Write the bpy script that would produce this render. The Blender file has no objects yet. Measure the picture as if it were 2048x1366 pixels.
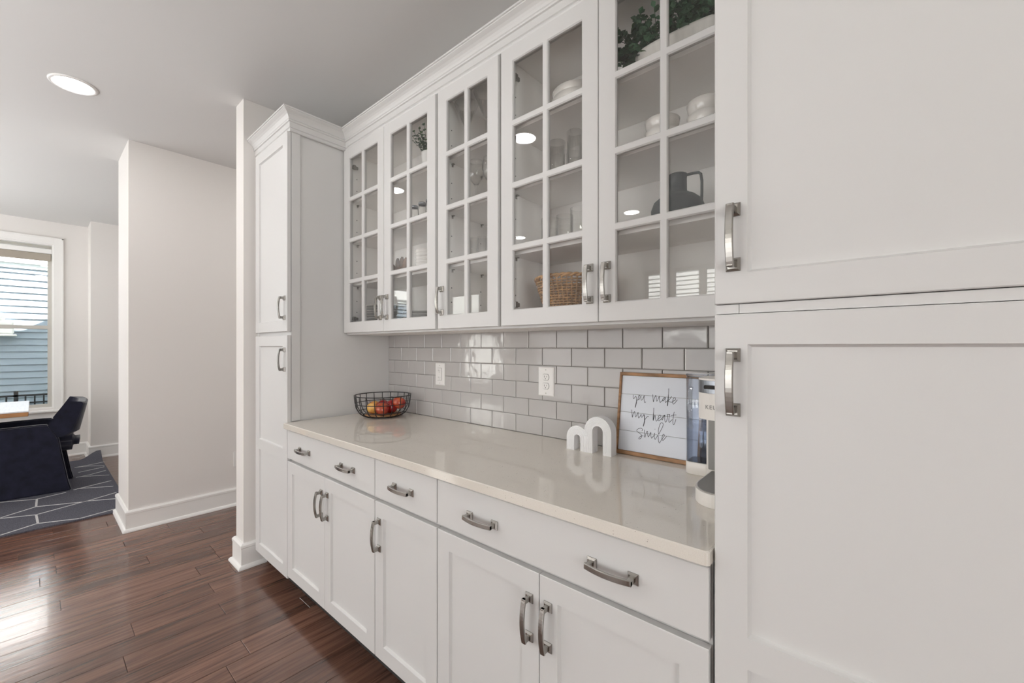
import bpy, bmesh, math, random
from mathutils import Vector, Matrix
random.seed(7)
scene = bpy.context.scene
COL = scene.collection

# ---------------------------------------------------------------- camera
CAMZ = 1.307
YAW = math.atan2(832.0, 956.0)
cam_d = bpy.data.cameras.new('camera'); cam = bpy.data.objects.new('camera', cam_d); COL.objects.link(cam)
cam.location = (0, 0, CAMZ); cam.rotation_euler = (math.pi/2, 0, YAW)
cam_d.sensor_width = 36.0; cam_d.lens = 832.0/2048.0*36.0
cam_d.shift_y = 11.0/2048.0; cam_d.clip_start = 0.02; cam_d.clip_end = 200
scene.camera = cam

# ---------------------------------------------------------------- world, sun, large lights, exposure
world = bpy.data.worlds.new('sky'); scene.world = world; world.use_nodes = True
wn = world.node_tree.nodes; wl = world.node_tree.links; wn.clear()
wo = wn.new('ShaderNodeOutputWorld'); wb = wn.new('ShaderNodeBackground')
wb.inputs['Color'].default_value = (0.86, 0.93, 1.0, 1); wb.inputs['Strength'].default_value = 1.5
wl.new(wb.outputs[0], wo.inputs[0])

sun_d = bpy.data.lights.new('sun', 'SUN'); sun_d.energy = 60.0; sun_d.angle = 0.01; sun_d.color = (1.0, 0.96, 0.9)
sun = bpy.data.objects.new('sun', sun_d); COL.objects.link(sun)
SUN_DIR = Vector((-1.0, -1.2, -1.7)).normalized()
sun.rotation_euler = SUN_DIR.to_track_quat('-Z', 'Y').to_euler(); sun.location = (6, 6, 12)

def area(name, loc, direction, sx, sy, energy, color):
    d = bpy.data.lights.new(name, 'AREA'); d.shape = 'RECTANGLE'; d.size = sx; d.size_y = sy
    d.energy = energy; d.color = color
    o = bpy.data.objects.new(name, d); COL.objects.link(o); o.location = loc
    o.rotation_euler = Vector(direction).to_track_quat('-Z', 'Z').to_euler()
    return o
FILL_TINT = (0.975, 0.985, 1.0)
area('kitchen_fill', (-2.6, -3.45, 1.05), (0, 1, 0), 4.6, 1.4, 44, FILL_TINT)  # added frontal fill panel for the cabinets, no window of its own
area('side_fill', (3.35, -1.75, 1.5), (-1, 0.15, 0), 1.7, 1.6, 58, FILL_TINT)  # added fill from the right, brightens faces turned that way
# added fill lights aimed at the ceiling to brighten the room, no lamp there
area('ceiling_fill', (-1.9, -1.4, 1.55), (0.0, 0.0, 1), 2.8, 1.0, 30, (0.985, 0.99, 1.0))
area('dining_fill', (-5.4, -2.0, 1.4), (0, 0, 1), 2.4, 1.2, 68, (0.985, 0.99, 1.0))

vs = scene.view_settings
vs.view_transform = 'Standard'; vs.look = 'None'; vs.gamma = 1.0; vs.use_curve_mapping = False
vs.exposure = 0.08
cy = scene.cycles
cy.max_bounces = 10; cy.diffuse_bounces = 6; cy.glossy_bounces = 5; cy.transmission_bounces = 6
cy.transparent_max_bounces = 24; cy.caustics_reflective = False; cy.caustics_refractive = False
cy.sample_clamp_indirect = 6.0; cy.use_denoising = True; cy.blur_glossy = 0.5

# ---------------------------------------------------------------- materials
def srgb(r, g, b):
    f = lambda c: (c/255.0/12.92) if c <= 10 else ((c/255.0+0.055)/1.055)**2.4
    return (f(r), f(g), f(b), 1)
def mat(name, color, rough=0.5, metal=0.0, spec=0.5, vary=0.0, noise=None, bump=None, coat=0.0, sheen=0.0, emit=None):
    m = bpy.data.materials.new(name); m.use_nodes = True
    nt = m.node_tree; N = nt.nodes; L = nt.links; b = N['Principled BSDF']
    b.inputs['Base Color'].default_value = color; b.inputs['Roughness'].default_value = rough
    b.inputs['Metallic'].default_value = metal; b.inputs['Specular IOR Level'].default_value = spec
    b.inputs['Coat Weight'].default_value = coat; b.inputs['Coat Roughness'].default_value = 0.02
    b.inputs['Sheen Weight'].default_value = sheen
    geo = N.new('ShaderNodeNewGeometry')
    src = None
    if noise:   # (scale vec, detail, amount)
        mp = N.new('ShaderNodeMapping'); mp.inputs['Scale'].default_value = noise[0]
        L.new(geo.outputs['Position'], mp.inputs['Vector'])
        nz = N.new('ShaderNodeTexNoise'); nz.inputs['Scale'].default_value = 1.0; nz.inputs['Detail'].default_value = noise[1]
        L.new(mp.outputs[0], nz.inputs['Vector'])
        rmp = N.new('ShaderNodeMapRange'); rmp.inputs['To Min'].default_value = 1-noise[2]; rmp.inputs['To Max'].default_value = 1+noise[2]
        rmp.inputs['From Min'].default_value = 0.3; rmp.inputs['From Max'].default_value = 0.7
        L.new(nz.outputs['Fac'], rmp.inputs['Value']); src = rmp.outputs[0]
    if vary:
        oi = N.new('ShaderNodeObjectInfo')
        r2 = N.new('ShaderNodeMapRange'); r2.inputs['To Min'].default_value = 1-vary; r2.inputs['To Max'].default_value = 1+vary
        L.new(oi.outputs['Random'], r2.inputs['Value'])
        if src:
            mm = N.new('ShaderNodeMath'); mm.operation = 'MULTIPLY'; L.new(src, mm.inputs[0]); L.new(r2.outputs[0], mm.inputs[1]); src = mm.outputs[0]
        else: src = r2.outputs[0]
    if src:
        vm = N.new('ShaderNodeVectorMath'); vm.operation = 'SCALE'; vm.inputs[0].default_value = color[:3]
        L.new(src, vm.inputs['Scale']); L.new(vm.outputs[0], b.inputs['Base Color'])
    if bump:    # (scale vec, strength, distance)
        mp = N.new('ShaderNodeMapping'); mp.inputs['Scale'].default_value = bump[0]
        L.new(geo.outputs['Position'], mp.inputs['Vector'])
        nz = N.new('ShaderNodeTexNoise'); nz.inputs['Scale'].default_value = 1.0; nz.inputs['Detail'].default_value = 2
        L.new(mp.outputs[0], nz.inputs['Vector'])
        bp = N.new('ShaderNodeBump'); bp.inputs['Strength'].default_value = bump[1]; bp.inputs['Distance'].default_value = bump[2]
        L.new(nz.outputs['Fac'], bp.inputs['Height']); L.new(bp.outputs[0], b.inputs['Normal'])
    if emit:
        b.inputs['Emission Color'].default_value = emit[0]; b.inputs['Emission Strength'].default_value = emit[1]
    return m
def glass_mat(name, tint=(1, 1, 1, 1), refl=1.0, edge=0.0, base=0.04):
    m = bpy.data.materials.new(name); m.use_nodes = True
    nt = m.node_tree; N = nt.nodes; L = nt.links; N.clear()
    out = N.new('ShaderNodeOutputMaterial'); mix = N.new('ShaderNodeMixShader')
    tr = N.new('ShaderNodeBsdfTransparent'); gl = N.new('ShaderNodeBsdfGlossy'); gl.inputs['Roughness'].default_value = 0.0
    lw = N.new('ShaderNodeLayerWeight'); lw.inputs['Blend'].default_value = 0.5
    p = N.new('ShaderNodeMath'); p.operation = 'POWER'; p.inputs[1].default_value = 5.0
    ma = N.new('ShaderNodeMath'); ma.operation = 'MULTIPLY_ADD'; ma.inputs[1].default_value = (1-base)*refl; ma.inputs[2].default_value = base*refl
    L.new(lw.outputs['Facing'], p.inputs[0]); L.new(p.outputs[0], ma.inputs[0]); L.new(ma.outputs[0], mix.inputs[0])
    if edge:
        mc = N.new('ShaderNodeMix'); mc.data_type = 'RGBA'; mc.inputs[6].default_value = tint
        e = 1-edge; mc.inputs[7].default_value = (tint[0]*e, tint[1]*e, tint[2]*e, 1)
        p2 = N.new('ShaderNodeMath'); p2.operation = 'POWER'; p2.inputs[1].default_value = 2.5
        L.new(lw.outputs['Facing'], p2.inputs[0]); L.new(p2.outputs[0], mc.inputs[0]); L.new(mc.outputs[2], tr.inputs[0])
    else: tr.inputs[0].default_value = tint
    L.new(tr.outputs[0], mix.inputs[1]); L.new(gl.outputs[0], mix.inputs[2]); L.new(mix.outputs[0], out.inputs[0])
    return m

M = {}
M['paint'] = mat('cabinet_paint', (0.66, 0.655, 0.645, 1), 0.38, spec=0.4)
M['interior'] = mat('cabinet_interior', (0.92, 0.90, 0.875, 1), 0.5, spec=0.3, noise=((8, 8, 2), 3, 0.02))
M['wall'] = mat('wall_paint', (0.76, 0.735, 0.71, 1), 0.75, spec=0.2)
M['ceiling'] = mat('ceiling_paint', (0.68, 0.675, 0.665, 1), 0.9, spec=0.1)
M['trim'] = mat('trim_paint', (0.84, 0.83, 0.81, 1), 0.35, spec=0.4)
M['tile'] = mat('glazed_tile', (0.47, 0.455, 0.445, 1), 0.09, spec=0.5, vary=0.03, bump=((16, 16, 16), 0.35, 0.004))
M['grout'] = mat('grout', (0.36, 0.34, 0.32, 1), 0.9)
M['nickel'] = mat('brushed_nickel', (0.38, 0.365, 0.34, 1), 0.24, metal=1.0)
M['hinge'] = mat('hinge_steel', (0.30, 0.29, 0.27, 1), 0.35, metal=1.0)
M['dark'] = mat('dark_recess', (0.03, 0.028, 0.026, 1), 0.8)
M['black_wire'] = mat('black_wire', (0.012, 0.012, 0.014, 1), 0.35, spec=0.5)
M['pane'] = glass_mat('window_glass', refl=1.0)
M['cab_pane'] = glass_mat('cabinet_glass', tint=(0.995, 0.997, 0.995, 1))
M['tumbler'] = glass_mat('clear_glass', tint=(0.985, 0.985, 0.98, 1), edge=0.22, refl=1.6, base=0.03)
M['plastic'] = mat('white_plastic', (0.82, 0.81, 0.79, 1), 0.3)
M['ceramic'] = mat('white_ceramic', (0.78, 0.75, 0.71, 1), 0.12, coat=0.4)
M['matte_white'] = mat('white_plaster', (0.86, 0.86, 0.87, 1), 0.6)
M['charcoal'] = mat('charcoal_ceramic', (0.035, 0.042, 0.042, 1), 0.6)
M['plate'] = mat('grey_stoneware', (0.42, 0.41, 0.40, 1), 0.3)
M['shade'] = mat('blind_fabric', (0.36, 0.32, 0.27, 1), 0.9)
M['vinyl'] = mat('window_vinyl', (0.52, 0.50, 0.46, 1), 0.5)
M['siding'] = mat('siding_blue_grey', (0.25, 0.305, 0.36, 1), 0.6, noise=((60, 4, 60), 2, 0.03))
M['siding_w'] = mat('siding_white', (0.75, 0.77, 0.78, 1), 0.6)
M['soffit'] = mat('soffit', (0.5, 0.56, 0.57, 1), 0.6)
M['velvet'] = mat('navy_velvet', (0.010, 0.011, 0.024, 1), 0.8, spec=0.15, sheen=0.32, noise=((14, 14, 14), 3, 0.35))
M['tabletop'] = mat('table_white', (0.80, 0.81, 0.84, 1), 0.35, noise=((6, 90, 6), 2, 0.05))
M['table_edge'] = mat('table_oak_edge', (0.42, 0.20, 0.075, 1), 0.5, noise=((30, 5, 60), 3, 0.2))
M['rug'] = mat('rug_grey', (0.105, 0.105, 0.125, 1), 0.95, spec=0.05, noise=((170, 170, 170), 2, 0.35), bump=((260, 260, 260), 0.6, 0.004))
M['rug_line'] = mat('rug_ivory', (0.55, 0.54, 0.54, 1), 0.95, spec=0.05, noise=((250, 250, 250), 2, 0.5))
M['leaf'] = mat('leaf_green', (0.05, 0.115, 0.06, 1), 0.5, vary=0.45, noise=((40, 40, 40), 2, 0.3))
M['leaf_light'] = mat('leaf_bright', (0.06, 0.13, 0.035, 1), 0.5, vary=0.4)
M['stem'] = mat('stem_green', (0.035, 0.06, 0.03, 1), 0.6)
M['white_wood'] = mat('whitewashed_wood', (0.66, 0.64, 0.60, 1), 0.7, noise=((30, 30, 8), 5, 0.13))
M['wood_brown'] = mat('carved_wood', (0.17, 0.09, 0.05, 1), 0.55, noise=((20, 60, 20), 4, 0.25))
M['frame_oak'] = mat('oak_frame', (0.33, 0.175, 0.08, 1), 0.55, noise=((18, 60, 60), 5, 0.35))
M['sign_white'] = mat('sign_board_white', (0.74, 0.775, 0.84, 1), 0.45)
M['ink'] = mat('lettering_ink', (0.022, 0.026, 0.035, 1), 0.6)
M['wicker'] = mat('wicker_cane', (0.40, 0.22, 0.085, 1), 0.5, vary=0.2, noise=((60, 60, 60), 3, 0.35))
M['apple_red'] = mat('apple_red', (0.26, 0.008, 0.008, 1), 0.2, noise=((30, 30, 30), 3, 0.5), coat=0.3)
def apple_mix(name, c1, c2, lo, hi, off):
    m = mat(name, c1, 0.22, coat=0.3); nt = m.node_tree; N = nt.nodes; L = nt.links
    tc = N.new('ShaderNodeTexCoord'); mp = N.new('ShaderNodeMapping'); mp.inputs['Location'].default_value = off; mp.inputs['Scale'].default_value = (16, 16, 16)
    nz = N.new('ShaderNodeTexNoise'); nz.inputs['Scale'].default_value = 1; nz.inputs['Detail'].default_value = 4
    cr = N.new('ShaderNodeValToRGB'); cr.color_ramp.elements[0].position = lo; cr.color_ramp.elements[0].color = c1
    cr.color_ramp.elements[1].position = hi; cr.color_ramp.elements[1].color = c2
    L.new(tc.outputs['Object'], mp.inputs[0]); L.new(mp.outputs[0], nz.inputs['Vector']); L.new(nz.outputs['Fac'], cr.inputs[0])
    L.new(cr.outputs[0], N['Principled BSDF'].inputs['Base Color'])
    return m
M['apple_yellow'] = apple_mix('apple_yellow_red', (0.45, 0.05, 0.03, 1), (0.75, 0.42, 0.10, 1), 0.40, 0.56, (0, 0, 0))
M['apple_orange'] = apple_mix('apple_orange_red', (0.30, 0.012, 0.01, 1), (0.55, 0.13, 0.045, 1), 0.42, 0.66, (3, 1, 2))
M['lamp'] = mat('led_lens', (1, 1, 1, 1), 0.5, emit=((1.0, 0.975, 0.96, 1), 50.0))
M['railing'] = mat('black_railing', (0.02, 0.022, 0.025, 1), 0.4)
M['lawn'] = mat('lawn', (0.16, 0.2, 0.12, 1), 0.95)
M['tank'] = glass_mat('smoky_tank', tint=(0.88, 0.91, 0.96, 1), edge=0.5, refl=1.8)
M['water'] = glass_mat('tank_water', tint=(0.80, 0.84, 0.91, 1), edge=0.35, refl=0.8)
M['steel'] = mat('brushed_steel', (0.33, 0.35, 0.38, 1), 0.3, metal=1.0)
M['mid_grey'] = mat('grey_plastic', (0.27, 0.265, 0.25, 1), 0.45)
M['coffee_white'] = mat('warm_white_plastic', (0.80, 0.77, 0.73, 1), 0.3)
M['siding_alias'] = M['siding']  # second key for the same siding material, unused

def quartz():
    m = mat('quartz', (0.60, 0.55, 0.49, 1), 0.0, spec=1.0); nt = m.node_tree; N = nt.nodes; L = nt.links
    g = N['Geometry'] if 'Geometry' in N else N.new('ShaderNodeNewGeometry')
    v = N.new('ShaderNodeTexVoronoi'); v.inputs['Scale'].default_value = 150; L.new(g.outputs['Position'], v.inputs['Vector'])
    r = N.new('ShaderNodeMapRange'); r.inputs['From Min'].default_value = 0.10; r.inputs['From Max'].default_value = 0.2; L.new(v.outputs['Distance'], r.inputs['Value'])
    nz = N.new('ShaderNodeTexNoise'); nz.inputs['Scale'].default_value = 45; nz.inputs['Detail'].default_value = 1; L.new(g.outputs['Position'], nz.inputs['Vector'])
    gate = N.new('ShaderNodeMapRange'); gate.inputs['From Min'].default_value = 0.58; gate.inputs['From Max'].default_value = 0.66; gate.inputs['To Min'].default_value = 1; gate.inputs['To Max'].default_value = 0
    L.new(nz.outputs['Fac'], gate.inputs['Value'])
    mx = N.new('ShaderNodeMath'); mx.operation = 'MAXIMUM'; L.new(r.outputs[0], mx.inputs[0]); L.new(gate.outputs[0], mx.inputs[1])
    n2 = N.new('ShaderNodeTexNoise'); n2.inputs['Scale'].default_value = 420; n2.inputs['Detail'].default_value = 2; L.new(g.outputs['Position'], n2.inputs['Vector'])
    c1 = N.new('ShaderNodeMix'); c1.data_type = 'RGBA'; c1.inputs[6].default_value = (0.66, 0.62, 0.555, 1); c1.inputs[7].default_value = (0.76, 0.72, 0.655, 1)
    L.new(n2.outputs['Fac'], c1.inputs[0])
    c2 = N.new('ShaderNodeMix'); c2.data_type = 'RGBA'; c2.inputs[6].default_value = (0.25, 0.22, 0.19, 1)
    L.new(mx.outputs[0], c2.inputs[0]); L.new(c1.outputs[2], c2.inputs[7]); L.new(c2.outputs[2], N['Principled BSDF'].inputs['Base Color'])
    return m
M['quartz'] = quartz()
def floor_wood():
    m = mat('walnut_stained_oak', (0.1, 0.05, 0.035, 1), 0.19, spec=0.7, coat=0.15); nt = m.node_tree; N = nt.nodes; L = nt.links
    b = N['Principled BSDF']; g = N.new('ShaderNodeNewGeometry'); oi = N.new('ShaderNodeObjectInfo')
    off = N.new('ShaderNodeVectorMath'); off.operation = 'SCALE'; off.inputs[0].default_value = (7, 31, 3); L.new(oi.outputs['Random'], off.inputs['Scale'])
    ad = N.new('ShaderNodeVectorMath'); L.new(g.outputs['Position'], ad.inputs[0]); L.new(off.outputs[0], ad.inputs[1])
    mp = N.new('ShaderNodeMapping'); mp.inputs['Scale'].default_value = (75, 3.2, 1); L.new(ad.outputs[0], mp.inputs[0])
    nz = N.new('ShaderNodeTexNoise'); nz.inputs['Scale'].default_value = 1; nz.inputs['Detail'].default_value = 5; nz.inputs['Distortion'].default_value = 0.6; L.new(mp.outputs[0], nz.inputs['Vector'])
    mp2 = N.new('ShaderNodeMapping'); mp2.inputs['Scale'].default_value = (14, 1.6, 1); L.new(ad.outputs[0], mp2.inputs[0])
    n2 = N.new('ShaderNodeTexNoise'); n2.inputs['Scale'].default_value = 1; n2.inputs['Detail'].default_value = 3; n2.inputs['Distortion'].default_value = 1.2; L.new(mp2.outputs[0], n2.inputs['Vector'])
    mm = N.new('ShaderNodeMath'); mm.operation = 'MULTIPLY_ADD'; mm.inputs[1].default_value = 0.5; L.new(nz.outputs['Fac'], mm.inputs[0])
    m2 = N.new('ShaderNodeMath'); m2.operation = 'MULTIPLY'; m2.inputs[1].default_value = 0.5; L.new(n2.outputs['Fac'], m2.inputs[0]); L.new(m2.outputs[0], mm.inputs[2])
    cr = N.new('ShaderNodeValToRGB'); e = cr.color_ramp.elements
    e[0].position = 0.36; e[0].color = (0.075, 0.037, 0.026, 1); e[1].position = 0.66; e[1].color = (0.230, 0.118, 0.080, 1)
    e2 = cr.color_ramp.elements.new(0.5); e2.color = (0.152, 0.076, 0.053, 1)
    L.new(mm.outputs[0], cr.inputs[0])
    r2 = N.new('ShaderNodeMapRange'); r2.inputs['To Min'].default_value = 0.75; r2.inputs['To Max'].default_value = 1.22; L.new(oi.outputs['Random'], r2.inputs['Value'])
    sc = N.new('ShaderNodeVectorMath'); sc.operation = 'SCALE'; L.new(cr.outputs[0], sc.inputs[0]); L.new(r2.outputs[0], sc.inputs['Scale']); L.new(sc.outputs[0], b.inputs['Base Color'])
    bp = N.new('ShaderNodeBump'); bp.inputs['Strength'].default_value = 0.18; bp.inputs['Distance'].default_value = 0.003; L.new(mm.outputs[0], bp.inputs['Height']); L.new(bp.outputs[0], b.inputs['Normal'])
    return m
M['floor'] = floor_wood()
M['subfloor'] = mat('subfloor', (0.02, 0.012, 0.01, 1), 0.9)

# ---------------------------------------------------------------- mesh helper (coordinates are world coordinates)
class MB:
    def __init__(s): s.v = []; s.f = []; s.sm = []
    def add(s, verts, faces, smooth=False):
        o = len(s.v); s.v += [tuple(p) for p in verts]
        for f in faces: s.f.append([i+o for i in f]); s.sm.append(smooth)
        return s
    def quad(s, a, b, c, d): return s.add([a, b, c, d], [(0, 1, 2, 3)])
    def box(s, x0, x1, y0, y1, z0, z1, c=0.0):
        if x1 < x0: x0, x1 = x1, x0
        if y1 < y0: y0, y1 = y1, y0
        if z1 < z0: z0, z1 = z1, z0
        if c <= 0:
            v = [(x, y, z) for z in (z0, z1) for y in (y0, y1) for x in (x0, x1)]
            return s.add(v, [(0, 2, 3, 1), (4, 5, 7, 6), (0, 1, 5, 4), (2, 6, 7, 3), (0, 4, 6, 2), (1, 3, 7, 5)])
        c = min(c, (x1-x0)*.49, (y1-y0)*.49, (z1-z0)*.49)
        bm = bmesh.new(); bmesh.ops.create_cube(bm, size=1.0)
        for q in bm.verts: q.co = Vector(((x0+x1)/2+q.co.x*(x1-x0), (y0+y1)/2+q.co.y*(y1-y0), (z0+z1)/2+q.co.z*(z1-z0)))
        bmesh.ops.bevel(bm, geom=bm.edges[:], offset=c, segments=1, affect='EDGES')
        s.bm(bm); return s
    def bm(s, bm, smooth=False, mtx=None):
        bm.verts.index_update()
        s.add([(mtx @ q.co if mtx else q.co)[:] for q in bm.verts], [[q.index for q in f.verts] for f in bm.faces], smooth); bm.free(); return s
    def prism(s, pts, axis, a, b, smooth=False):
        # pts: 2D outline, extruded along axis from a to b
        n = len(pts)
        def P(p, t):
            return {'x': (t, p[0], p[1]), 'y': (p[0], t, p[1]), 'z': (p[0], p[1], t)}[axis]
        v = [P(p, a) for p in pts]+[P(p, b) for p in pts]
        s.add(v, [list(range(n))[::-1], list(range(n, 2*n))]); 
        return s.add(v, [(i, (i+1) % n, (i+1) % n+n, i+n) for i in range(n)], smooth)
    def lathe(s, prof, cx, cy_, cz, n=32, smooth=True):
        v = []; f = []; k = len(prof)
        for i in range(n):
            a = 2*math.pi*i/n
            for r, z in prof: v.append((cx+r*math.cos(a), cy_+r*math.sin(a), cz+z))
        for i in range(n):
            j = (i+1) % n
            for q in range(k-1): f.append((i*k+q, j*k+q, j*k+q+1, i*k+q+1))
        return s.add(v, f, smooth)
    def tube(s, pts, r, n=8, closed=False, caps=True, flat=None):
        pts = [Vector(p) for p in pts]; k = len(pts); v = []; f = []; up = None
        for i, p in enumerate(pts):
            if closed: t = pts[(i+1) % k]-pts[i-1]
            else: t = pts[min(i+1, k-1)]-pts[max(i-1, 0)]
            t.normalize()
            if up is None:
                up = Vector((0, 0, 1)) if abs(t.z) < .9 else Vector((1, 0, 0))
            u = (up-t*up.dot(t)).normalized(); w = t.cross(u); up = u
            rr = r[i] if isinstance(r, (list, tuple)) else r
            for q in range(n):
                a = 2*math.pi*q/n
                v.append(p+u*math.cos(a)*rr+w*math.sin(a)*rr)
        m = k if closed else k-1
        for i in range(m):
            j = (i+1) % k
            for q in range(n): f.append((i*n+q, i*n+(q+1) % n, j*n+(q+1) % n, j*n+q))
        s.add(v, f, True)
        if caps and not closed: s.add([v[q] for q in range(n)], [list(range(n))[::-1]]); s.add([v[(k-1)*n+q] for q in range(n)], [list(range(n))])
        return s
    def xform(s, mtx): s.v = [tuple(mtx @ Vector(p)) for p in s.v]; return s
    def mesh(s, name, org=(0, 0, 0)):
        me = bpy.data.meshes.new(name); me.from_pydata([(x-org[0], y-org[1], z-org[2]) for x, y, z in s.v], [], s.f)
        me.polygons.foreach_set('use_smooth', s.sm); me.update(); return me
def wloc(o):
    p = Vector((0, 0, 0))
    while o: p = p+o.location; o = o.parent
    return p
def build(mb, name, m, parent=None, org=None, **props):
    """link the shape as one mesh object; its origin is org (world) or its parent's"""
    base = wloc(parent) if parent else Vector((0, 0, 0))
    if org is None: org = base
    me = mb.mesh(name, org); me.materials.append(m if not isinstance(m, str) else M[m])
    o = bpy.data.objects.new(name, me); COL.objects.link(o); o.location = Vector(org)-base
    if parent: o.parent = parent
    for k, v in props.items(): o[k] = v
    return o
def empty(name, loc, label=None, category=None, group=None, kind=None, parent=None):
    o = bpy.data.objects.new(name, None); COL.objects.link(o); o.location = loc; o.empty_display_size = 0.05
    if label: o['label'] = label
    if category: o['category'] = category
    if group: o['group'] = group
    if kind: o['kind'] = kind
    if parent: o.parent = parent
    return o
def struct(mb, name, m, org=(0, 0, 0)): return build(mb, name, m, org=org, kind='structure')
def copy_tree(o, parent=None):
    c = o.copy(); COL.objects.link(c); c.parent = parent
    for ch in list(o.children): copy_tree(ch, c)
    return c
WORDS=[[[[-0.0807,0.2178],[-0.0806,0.2084],[-0.0782,0.2036],[-0.0748,0.2079],[-0.0711,0.2145]],[[-0.0711,0.2145],[-0.0686,0.2093],[-0.0666,0.1987],[-0.0677,0.1869],[-0.0704,0.1719]],[[-0.0666,0.1977],[-0.0615,0.2021],[-0.0614,0.2089],[-0.0583,0.218],[-0.0546,0.2153],[-0.0546,0.2075],[-0.0583,0.2014],[-0.061,0.2031],[-0.0611,0.2099],[-0.0583,0.218]],[[-0.0502,0.2186],[-0.0505,0.2078],[-0.0486,0.2007],[-0.0438,0.2055],[-0.0385,0.2185]],[[-0.0385,0.2185],[-0.0388,0.2069],[-0.0366,0.1954],[-0.0344,0.1932],[-0.0316,0.1968]]],[[[-0.0074,0.2247],[-0.0057,0.2115],[-0.0035,0.1983],[-0.0011,0.209],[0.0035,0.2222],[0.0059,0.2143],[0.008,0.2021],[0.0121,0.2072],[0.0167,0.2199],[0.0179,0.2077],[0.0208,0.1985],[0.0248,0.2036]],[[0.0248,0.2036],[0.0294,0.2059],[0.0309,0.2135],[0.0364,0.2182],[0.0388,0.2169]],[[0.0387,0.2179],[0.034,0.2091],[0.0309,0.2046],[0.0293,0.2087],[0.0327,0.2155],[0.0368,0.2182]],[[0.0383,0.2169],[0.0379,0.2075],[0.0397,0.2002],[0.0437,0.2043],[0.0491,0.2094]],[[0.0486,0.25],[0.0485,0.2299],[0.0481,0.2102],[0.0472,0.1883]],[[0.06,0.2233],[0.0544,0.2135],[0.0483,0.2065]],[[0.0483,0.2065],[0.0531,0.2037],[0.0633,0.2027]],[[0.0633,0.2027],[0.0677,0.2082],[0.0735,0.2114],[0.0731,0.2179],[0.0694,0.2194],[0.0656,0.2135],[0.0644,0.2042],[0.0663,0.1979],[0.0691,0.1977],[0.0734,0.2031],[0.0802,0.2129]]],[[[-0.0829,0.1629],[-0.0814,0.1488],[-0.079,0.1354],[-0.0766,0.1474],[-0.0721,0.1576],[-0.0694,0.1481],[-0.0667,0.1382],[-0.063,0.1449],[-0.058,0.1556],[-0.0578,0.1445],[-0.0547,0.1357],[-0.0505,0.1414],[-0.046,0.1506]],[[-0.046,0.1506],[-0.0455,0.1429],[-0.0428,0.1394],[-0.039,0.1446],[-0.0353,0.1498],[-0.0331,0.1405],[-0.0321,0.1301],[-0.0334,0.1184],[-0.0358,0.1076]],[[-0.0321,0.1301],[-0.0281,0.1372],[-0.0216,0.1451],[-0.0175,0.1441]]],[[[-0.0008,0.1776],[-0.001,0.1554],[-0.0004,0.1328]],[[-0.0004,0.1328],[0.0026,0.1444],[0.005,0.1518],[0.007,0.1421],[0.0105,0.1321],[0.015,0.1374]],[[0.015,0.1374],[0.0213,0.1446],[0.0263,0.1489],[0.0247,0.1534],[0.0204,0.1534],[0.0174,0.1461],[0.0169,0.1376],[0.02,0.1337],[0.0245,0.1384],[0.0291,0.1427]],[[0.0291,0.1427],[0.0334,0.1506],[0.0397,0.1555]],[[0.0397,0.1555],[0.0346,0.1461],[0.0317,0.1383],[0.03,0.1428],[0.0343,0.1516],[0.0397,0.1555],[0.0399,0.1439],[0.0428,0.1322],[0.0472,0.1383],[0.0498,0.1506],[0.0498,0.1589]],[[0.0474,0.1609],[0.0508,0.159],[0.0567,0.1601],[0.055,0.1493],[0.0545,0.14],[0.0563,0.1329],[0.062,0.1391],[0.0663,0.1441]],[[0.0714,0.1708],[0.0695,0.1546],[0.0684,0.1398],[0.0693,0.1308],[0.0718,0.1265],[0.0751,0.1333],[0.0785,0.146]],[[0.0616,0.156],[0.0683,0.159],[0.0792,0.1611]]],[[[-0.0398,0.091],[-0.0376,0.0961],[-0.0418,0.0999],[-0.0489,0.0994],[-0.0568,0.0946],[-0.059,0.0895],[-0.0551,0.0852],[-0.0468,0.0815],[-0.0404,0.0757],[-0.04,0.0691],[-0.0436,0.0634],[-0.0486,0.0612],[-0.0497,0.0639],[-0.046,0.0692],[-0.0402,0.0734],[-0.0328,0.0744]],[[-0.0306,0.0965],[-0.0296,0.0829],[-0.0275,0.0699],[-0.0247,0.0817],[-0.02,0.0932],[-0.0179,0.0826],[-0.0149,0.0736],[-0.0109,0.0807],[-0.0065,0.0903],[-0.0059,0.0795],[-0.0029,0.0706],[0.002,0.0769],[0.0075,0.0833]],[[0.0075,0.0907],[0.0068,0.0785],[0.0098,0.0682],[0.0146,0.0759],[0.019,0.0839]],[[0.0075,0.1036],[0.0081,0.1031]],[[0.0216,0.0875],[0.02,0.0989],[0.0221,0.1141],[0.0262,0.1257],[0.0308,0.1286],[0.0352,0.1259],[0.0351,0.1185],[0.0293,0.1038],[0.0216,0.0875]],[[0.019,0.0839],[0.0207,0.0786],[0.0218,0.0676],[0.0256,0.0581],[0.0296,0.0642],[0.0343,0.0731]],[[0.0343,0.0731],[0.0408,0.0828],[0.0414,0.0879],[0.0385,0.0898],[0.0351,0.0843],[0.0337,0.0749],[0.0368,0.0689],[0.0413,0.0723],[0.0491,0.084]]]]
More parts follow.
